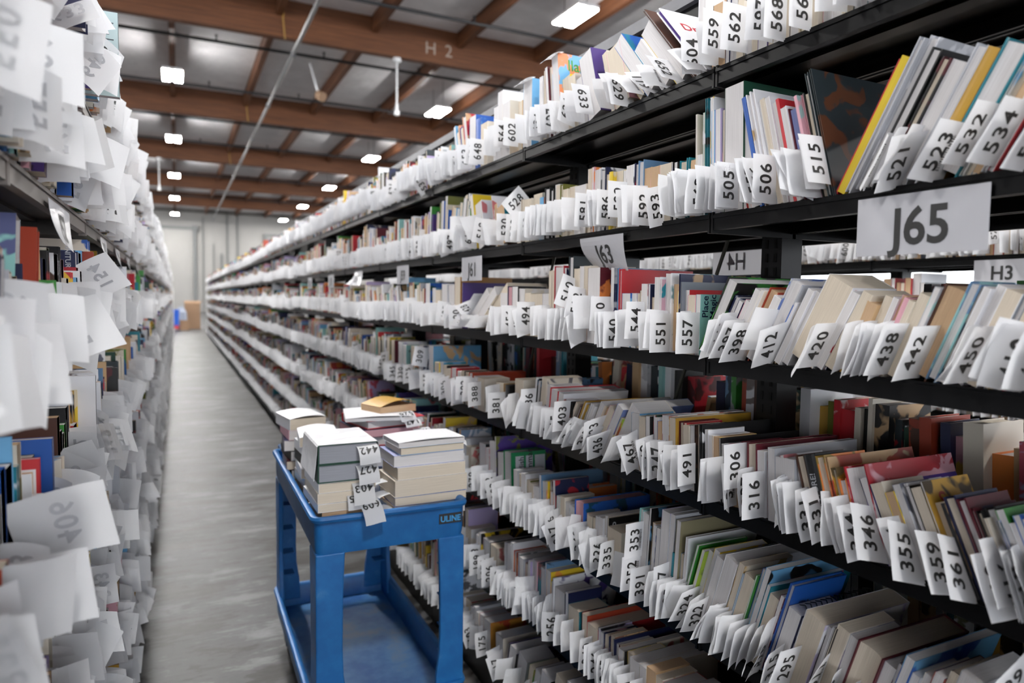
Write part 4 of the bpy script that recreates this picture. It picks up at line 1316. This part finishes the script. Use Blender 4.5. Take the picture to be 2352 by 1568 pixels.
# ---------------------------------------------------------------- book stacks on the cart
def flat_book(x,y,z,wd,ln,t,kind,cov,pg,rot,label,open_cover=False,spine='-x',curl=0,num=None,slipside='y',flip=1,slx=.5,jacket=None):
    """book lying flat: local x across the width wd, local y its length ln, local z thickness t"""
    o=empty('book',(x,y,z),(0,0,math.radians(rot))); C=c4(PAL[cov],rnd.random()); c2=c4(PAL[rnd.choice(BG)],0); pc=c4(PAG[pg],0)
    c=.0012 if kind=='P' else .0028; ov=0 if kind=='P' else .0035
    b=MB(); b.box(-wd/2,wd/2,-ln/2,ln/2,0,c,0,C,c2)
    if curl:
        n=8
        for i in range(n):
            xa=-wd/2+wd*i/n; xb=-wd/2+wd*(i+1)/n; f=lambda q:t-c+curl*math.sin(PI*.9*(q+wd/2)/wd)
            b.face([(xa,-ln/2,f(xa)+c),(xb,-ln/2,f(xb)+c),(xb,ln/2,f(xb)+c),(xa,ln/2,f(xa)+c)],0,C,c2); b.face([(xa,-ln/2,f(xa)),(xb,-ln/2,f(xb)),(xb,-ln/2,f(xb)+c),(xa,-ln/2,f(xa)+c)],0,C,c2)
    else: b.box(-wd/2,wd/2,-ln/2,ln/2,t-c,t,0,C,c2)
    if spine=='-x': b.box(-wd/2,-wd/2+c,-ln/2,ln/2,c,t-c,0,C,c2)
    elif spine=='+x': b.box(wd/2-c,wd/2,-ln/2,ln/2,c,t-c,0,C,c2)
    else: b.box(-wd/2,wd/2,ln/2-c,ln/2,c,t-c,0,C,c2)
    b.build('cover',m_cover,o,attrs=True)
    p=MB()
    # sheet lines run level across the block, so thickness goes to the first uv coordinate
    X0,X1,Y0,Y1,Z0,Z1=-wd/2+ov+.001,wd/2-ov-.001,-ln/2+ov,ln/2-ov-.001,c,t-c
    for pts in ([(X0,Y0,Z0),(X1,Y0,Z0),(X1,Y0,Z1),(X0,Y0,Z1)],[(X0,Y1,Z0),(X1,Y1,Z0),(X1,Y1,Z1),(X0,Y1,Z1)],[(X0,Y0,Z0),(X0,Y1,Z0),(X0,Y1,Z1),(X0,Y0,Z1)],[(X1,Y0,Z0),(X1,Y1,Z0),(X1,Y1,Z1),(X1,Y0,Z1)]):
        p.face(pts,0,pc,pc,[(q[2],q[0]+q[1]) for q in pts])
    p.face([(X0,Y0,Z1),(X1,Y0,Z1),(X1,Y1,Z1),(X0,Y1,Z1)],0,pc)
    p.build('page_block',m_pages,o,attrs=True)
    if jacket:
        j=MB(); n=10; J=c4(PAL['white'],.3); c2j=c4(PAL['lgrey'],.25); w2=wd/2+.003; pr=[(-w2-.010,-jacket),(-w2-.004,t*.3-jacket*.3),(-w2,t-.004),(-w2+.004,t+.001),(w2-.004,t+.001),(w2,t-.004),(w2+.002,t*.4),(w2-.004,t*.1)]
        for i in range(len(pr)-1):
            a,d_=pr[i],pr[i+1]; pts=[(a[0],-ln/2-.001,a[1]),(d_[0],-ln/2-.001,d_[1]),(d_[0],ln/2+.001,d_[1]),(a[0],ln/2+.001,a[1])]
            j.face(pts,0,J,c2j,[(q[1],q[2]+q[0]) for q in pts])
        q=j.build('dust_jacket',m_cover,o,attrs=True); s_=q.modifiers.new('thickness','SOLIDIFY'); s_.thickness=.0008; q['label']='loose white dust jacket folded over the sides'
    return tag(o,label,'book','books stacked on the cart')
def hang_slip(x,y,z,num,rot,label,w_=.062,L_=.085,droop=.6,dirx=0,plain=False,flip=True):
    """slip sticking out of a lying book towards -y (or -x when dirx) and bending down"""
    o=empty('number_slip',(x,y,z),(0,0,math.radians(rot)-(PI/2 if dirx else 0))); n=8
    def P(u,v):  # u across, v outwards
        a=droop*1.5; s_=v/ L_; rr_=L_/max(a,.05)
        ang=a*s_; yy=-rr_*math.sin(ang); zz=-rr_*(1-math.cos(ang))
        return (u,yy,zz+.002*math.sin(u*60))
    b=MB()
    for i in range(4):
        for j in range(n): b.face([P(-w_/2+w_*i/4,L_*j/n),P(-w_/2+w_*(i+1)/4,L_*j/n),P(-w_/2+w_*(i+1)/4,L_*(j+1)/n),P(-w_/2+w_*i/4,L_*(j+1)/n)])
    b.build('sheet',m_slip,o,weld=True,smooth=True)
    if not plain:
        t=MB(); Pg,wd=glyphs(num,.02,.25); h=.027
        for q in Pg:
            pts=[]
            for (a_,b_) in q:
                u=(a_-wd/2)*h*.86; v=(b_-.5)*h
                if flip: u=-u   # printed upside down as seen from the aisle
                vv=L_*.42+(v if flip else -v); x_,y_,z_=P(u,vv); ang=droop*1.5*vv/L_
                pts.append((x_,y_-.0008*math.sin(ang),z_+.0008*math.cos(ang)))
            t.face(pts)
        t.build('printed_number',m_ink,o)
    return tag(o,label,'paper slip','number slips on the cart')
TF=.771
def stack(items,label_tail,base=TF):
    z=base; tops=[]
    for i,it in enumerate(items):
        x,y,wd,ln,t,kind,cov,pg,rot,sp=it[:10]; kw=it[10] if len(it)>10 else {}
        pos='bottom' if i==0 else 'top' if i==len(items)-1 else '%s from the bottom'%nth(i)
        flat_book(x,y,z,wd,ln,t,kind,cov,pg,rot,'%s %s lying %s of the %s'%(NAMEC.get(cov,cov),'hardback' if kind=='H' else 'paperback',pos,label_tail),spine=sp,**kw); z+=t+.0008; tops.append(z)
    return tops
s1=stack([(.450,2.135,.165,.23,.045,'P','white','c',1,'-x'),(.456,2.135,.16,.22,.030,'P','tan','t',-1,'-x'),(.445,2.138,.17,.23,.025,'P','white','c',1,'-x'),(.446,2.135,.165,.225,.030,'P','cream','c',-1,'-x'),(.448,2.138,.17,.225,.030,'P','white','c',1,'-x'),(.450,2.138,.176,.235,.054,'H','dgreen','grey',0,'-x'),(.451,2.138,.176,.235,.058,'H','dgreen','grey',0,'-x',dict(jacket=.045))],'front left stack on the cart')
s2=stack([(.712,2.13,.235,.16,.018,'P','white','c',3,'+y'),(.715,2.125,.235,.165,.030,'P','cream','w',2,'+y'),(.712,2.13,.235,.16,.010,'P','tan','c',3,'+y'),(.718,2.13,.24,.17,.028,'P','blue','c',1,'+y'),(.718,2.13,.245,.17,.052,'P','cream','c',2,'+y'),(.720,2.125,.23,.155,.040,'P','white','c',2,'+y'),(.714,2.13,.235,.155,.036,'P','lav','w',1,'+y'),(.722,2.125,.215,.15,.024,'P','sky','c',3,'+y'),(.718,2.12,.225,.15,.016,'P','white','w',3,'+y',dict(curl=.006))],'front right stack on the cart')
s3=stack([(.445,2.44,.13,.19,.03,'P','brown','t',3,'-x'),(.44,2.44,.13,.19,.032,'P','tan','t',-2,'-x'),(.44,2.44,.13,.19,.034,'P','cream','c',2,'-x'),(.436,2.44,.13,.19,.034,'P','white','c',-3,'-x'),(.44,2.44,.13,.19,.036,'P','black','c',2,'-x'),(.44,2.44,.13,.19,.034,'P','white','c',2,'-x'),(.437,2.44,.13,.19,.032,'P','white','c',-6,'-x',dict(curl=.012))],'middle left stack on the cart')
s3b=stack([(.425,2.70,.13,.19,.034,'P','brown','t',0,'-x'),(.43,2.70,.13,.19,.034,'P','black','w',4,'-x'),(.425,2.70,.13,.19,.032,'P','maroon','c',-3,'-x'),(.43,2.70,.13,.19,.036,'P','black','w',3,'-x'),(.42,2.70,.13,.19,.04,'P','navy','w',-5,'-x'),(.425,2.70,.13,.19,.036,'P','pink','w',2,'-x'),(.42,2.70,.135,.19,.042,'P','white','c',8,'-x',dict(curl=.010))],'back left stack on the cart')
s4=stack([(.68,2.52,.22,.22,.034,'P','white','w',0,'+y'),(.68,2.52,.23,.22,.030,'P','sky','w',2,'+y'),(.69,2.53,.24,.23,.034,'P','white','grey',-2,'+y'),(.68,2.52,.24,.23,.032,'P','blue','w',1,'+y'),(.69,2.53,.24,.23,.038,'H','black','w',-4,'+y'),(.69,2.54,.235,.23,.034,'H','red','w',-6,'+y'),(.68,2.53,.235,.22,.028,'P','navy','pink',6,'+y'),(.70,2.55,.235,.22,.030,'H','red','w',12,'+y'),(.67,2.52,.24,.23,.012,'P','white','w',-10,'+y',dict(curl=.006)),(.72,2.54,.16,.13,.028,'P','gold','t',18,'+y',dict(curl=.02))],'back right stack on the cart')
for (x,y,z,n,r,lb,dr_,ln_) in [(.505,2.022,s1[6]-.010,'442',1,'top',1.05,.075),(.503,2.022,s1[5]-.010,'427',1,'second',1.05,.075),(.492,2.024,s1[4]-.008,'403',-4,'third',1.0,.085),(.478,2.024,s1[3]-.012,'435',-6,'fourth',.9,.06),(.502,2.020,s1[2]+.004,'609',8,'lowest',.80,.105)]:
    hang_slip(x,y,z,n,r,'white slip numbered %s hanging upside down, %s on the front left stack'%(n,lb),droop=dr_,L_=ln_)
hang_slip(.745,2.43,s4[9]-.018,'526',12,'white slip numbered 526 in the gold book on the back stack',droop=.75,L_=.055)
hang_slip(.80,2.40,s4[6]-.004,'428',4,'white slip numbered 428 hanging from the back right stack',droop=1.05,L_=.075)
hang_slip(.765,2.405,s4[7]-.004,'147',6,'white slip numbered 147 half hidden on the back right stack',droop=.7,L_=.04)
hang_slip(.535,2.16,s1[3],'x',0,'blank white slip sticking sideways between the front stacks, upper','',) if False else None
for i,(x,y,z,r,pl) in enumerate([(.598,2.10,s2[1],20,'lowest'),(.598,2.12,s2[3],10,'middle'),(.598,2.14,s2[4]-.02,-5,'upper')]):
    hang_slip(x,y,z,'0',r,'blank white slip sticking left out of the front right stack, %s'%pl,droop=.3,dirx=1,plain=True,L_=.045)
b_=hang_slip(.83,2.12,s2[7]-.004,'0',160,'curled blank slip on the right side of the front right stack',droop=.5,dirx=1,plain=True,L_=.04)
for sp,num in (('llama','619'),('star','606')):
    for k_ in BK:
        if k_['special']==sp:
            a_=math.radians(k_['lean']); yy=k_['Yf']-k_['t']*.5+k_['h']*math.sin(a_); zz=S[0]+k_['h']*math.cos(a_)+.003
            hang_slip(1.045,yy,zz,num,0,'white slip %s curling over the top of the %s book, top shelf'%(num,dict(llama='llama',star='sky blue starred',draw='purple drawing')[sp]),droop=.55,dirx=1,L_=.055)
# ---------------------------------------------------------------- far end of the aisle
def carton(x,y,w_,d_,h_,label,flaps=True,mt=m_card,rot=0):
    o=empty('cardboard_box',(x,y,0),(0,0,rot)); b=MB(); t=.008
    b.box(-w_/2,w_/2,-d_/2,-d_/2+t,0,h_); b.box(-w_/2,w_/2,d_/2-t,d_/2,0,h_); b.box(-w_/2,-w_/2+t,-d_/2,d_/2,0,h_); b.box(w_/2-t,w_/2,-d_/2,d_/2,0,h_); b.box(-w_/2,w_/2,-d_/2,d_/2,0,t); b.build('carton_body',mt,o)
    if flaps:
        for s in (-1,1):
            f=MB(); f.box(-w_/2,w_/2,0,.008,-.0,.16); q=f.build('flap',mt,o,loc=(0,s*(d_/2-.004),h_),rot=(s*.9,0,0))
        for s in (-1,1):
            f=MB(); f.box(0,.008,-d_/2,d_/2,0,.16); q=f.build('flap',mt,o,loc=(s*(w_/2-.004),0,h_),rot=(0,s*.7,0))
    return tag(o,label,'box')
carton(.29,32.0,.36,.36,.42,'small closed brown cardboard box on the floor at the far end of the aisle',False)
big=carton(.62,33.4,.62,.7,1.12,'large open brown cardboard box behind the others at the aisle end')
b=MB(); b.box(-.26,.26,-.3,.3,0,.05); q=b.build('packing_paper',m_film,None,loc=(.60,33.4,1.02)); tag(q,'pale yellow packing paper on top of the large cardboard box','packing paper')
o=empty('rolling_bin',(-.05,31.8,0)); b=MB(); b.loft([rrect(-.12,.12,-.15,.15,.04,.22),rrect(-.15,.15,-.18,.18,.04,.85),rrect(-.17,.17,-.2,.2,.04,.88)],0,capA=True,capB=True); b.build('bin_body',m_bblue,o)
b=MB(); b.box(-.13,.13,-.15,.15,.07,.22); b.build('wheel_base',m_red,o)
for s in (-1,1):
    w_=MB(); w_.tube((s*.15,-.1,.07),(s*.12,-.1,.07),.07,14); w_.build('wheel',m_tyre,o)
tag(o,'bright blue bin with a red wheeled base at the end of the aisle','bin')
o=empty('grey_sack',(.16,32.7,0)); b=MB(); b.loft([rrect(-.2,.2,-.2,.2,.08,0),rrect(-.24,.24,-.22,.22,.1,.4),rrect(-.22,.22,-.2,.2,.1,.75),rrect(-.12,.12,-.1,.1,.05,.92)],0,capA=True,capB=True); b.build('sack_body',m_greyp,o); b=MB(); b.box(-.1,.1,-.09,.09,.92,.98); b.build('sack_mouth',m_greyp,o)
tag(o,'pale blue-grey sack standing between the blue bin and the boxes','sack')
for i,(y,z) in enumerate([(29.2,1.36),(29.25,1.06)]):
    b=MB(); b.box(-.15,.15,-.2,.2,0,.22); b.box(-.16,.16,-.21,.21,.17,.23); o=b.build('cardboard_box',m_card,None,loc=(-.30,y,z+.002)); tag(o,'brown cardboard carton on the small end rack, %s one'%('upper','lower')[i],'box','cartons on the end rack')
o=empty('end_rack',(-.35,29.2,0))
for z in (1.06,1.36,.4): b=MB(); b.box(-.25,.25,-.35,.35,z-.04,z); b.build('shelf',m_white,o)
for sx_ in (-1,1):
    for sy_ in (-1,1): b=MB(); b.box(sx_*.24-.015,sx_*.24+.015,sy_*.34-.015,sy_*.34+.015,0,1.7); b.build('upright',m_white,o)
tag(o,'small white end rack with cartons past the left shelving','rack')
print('books',len(BK),'slips',len(SL),'ind',len(ind),len(inds))
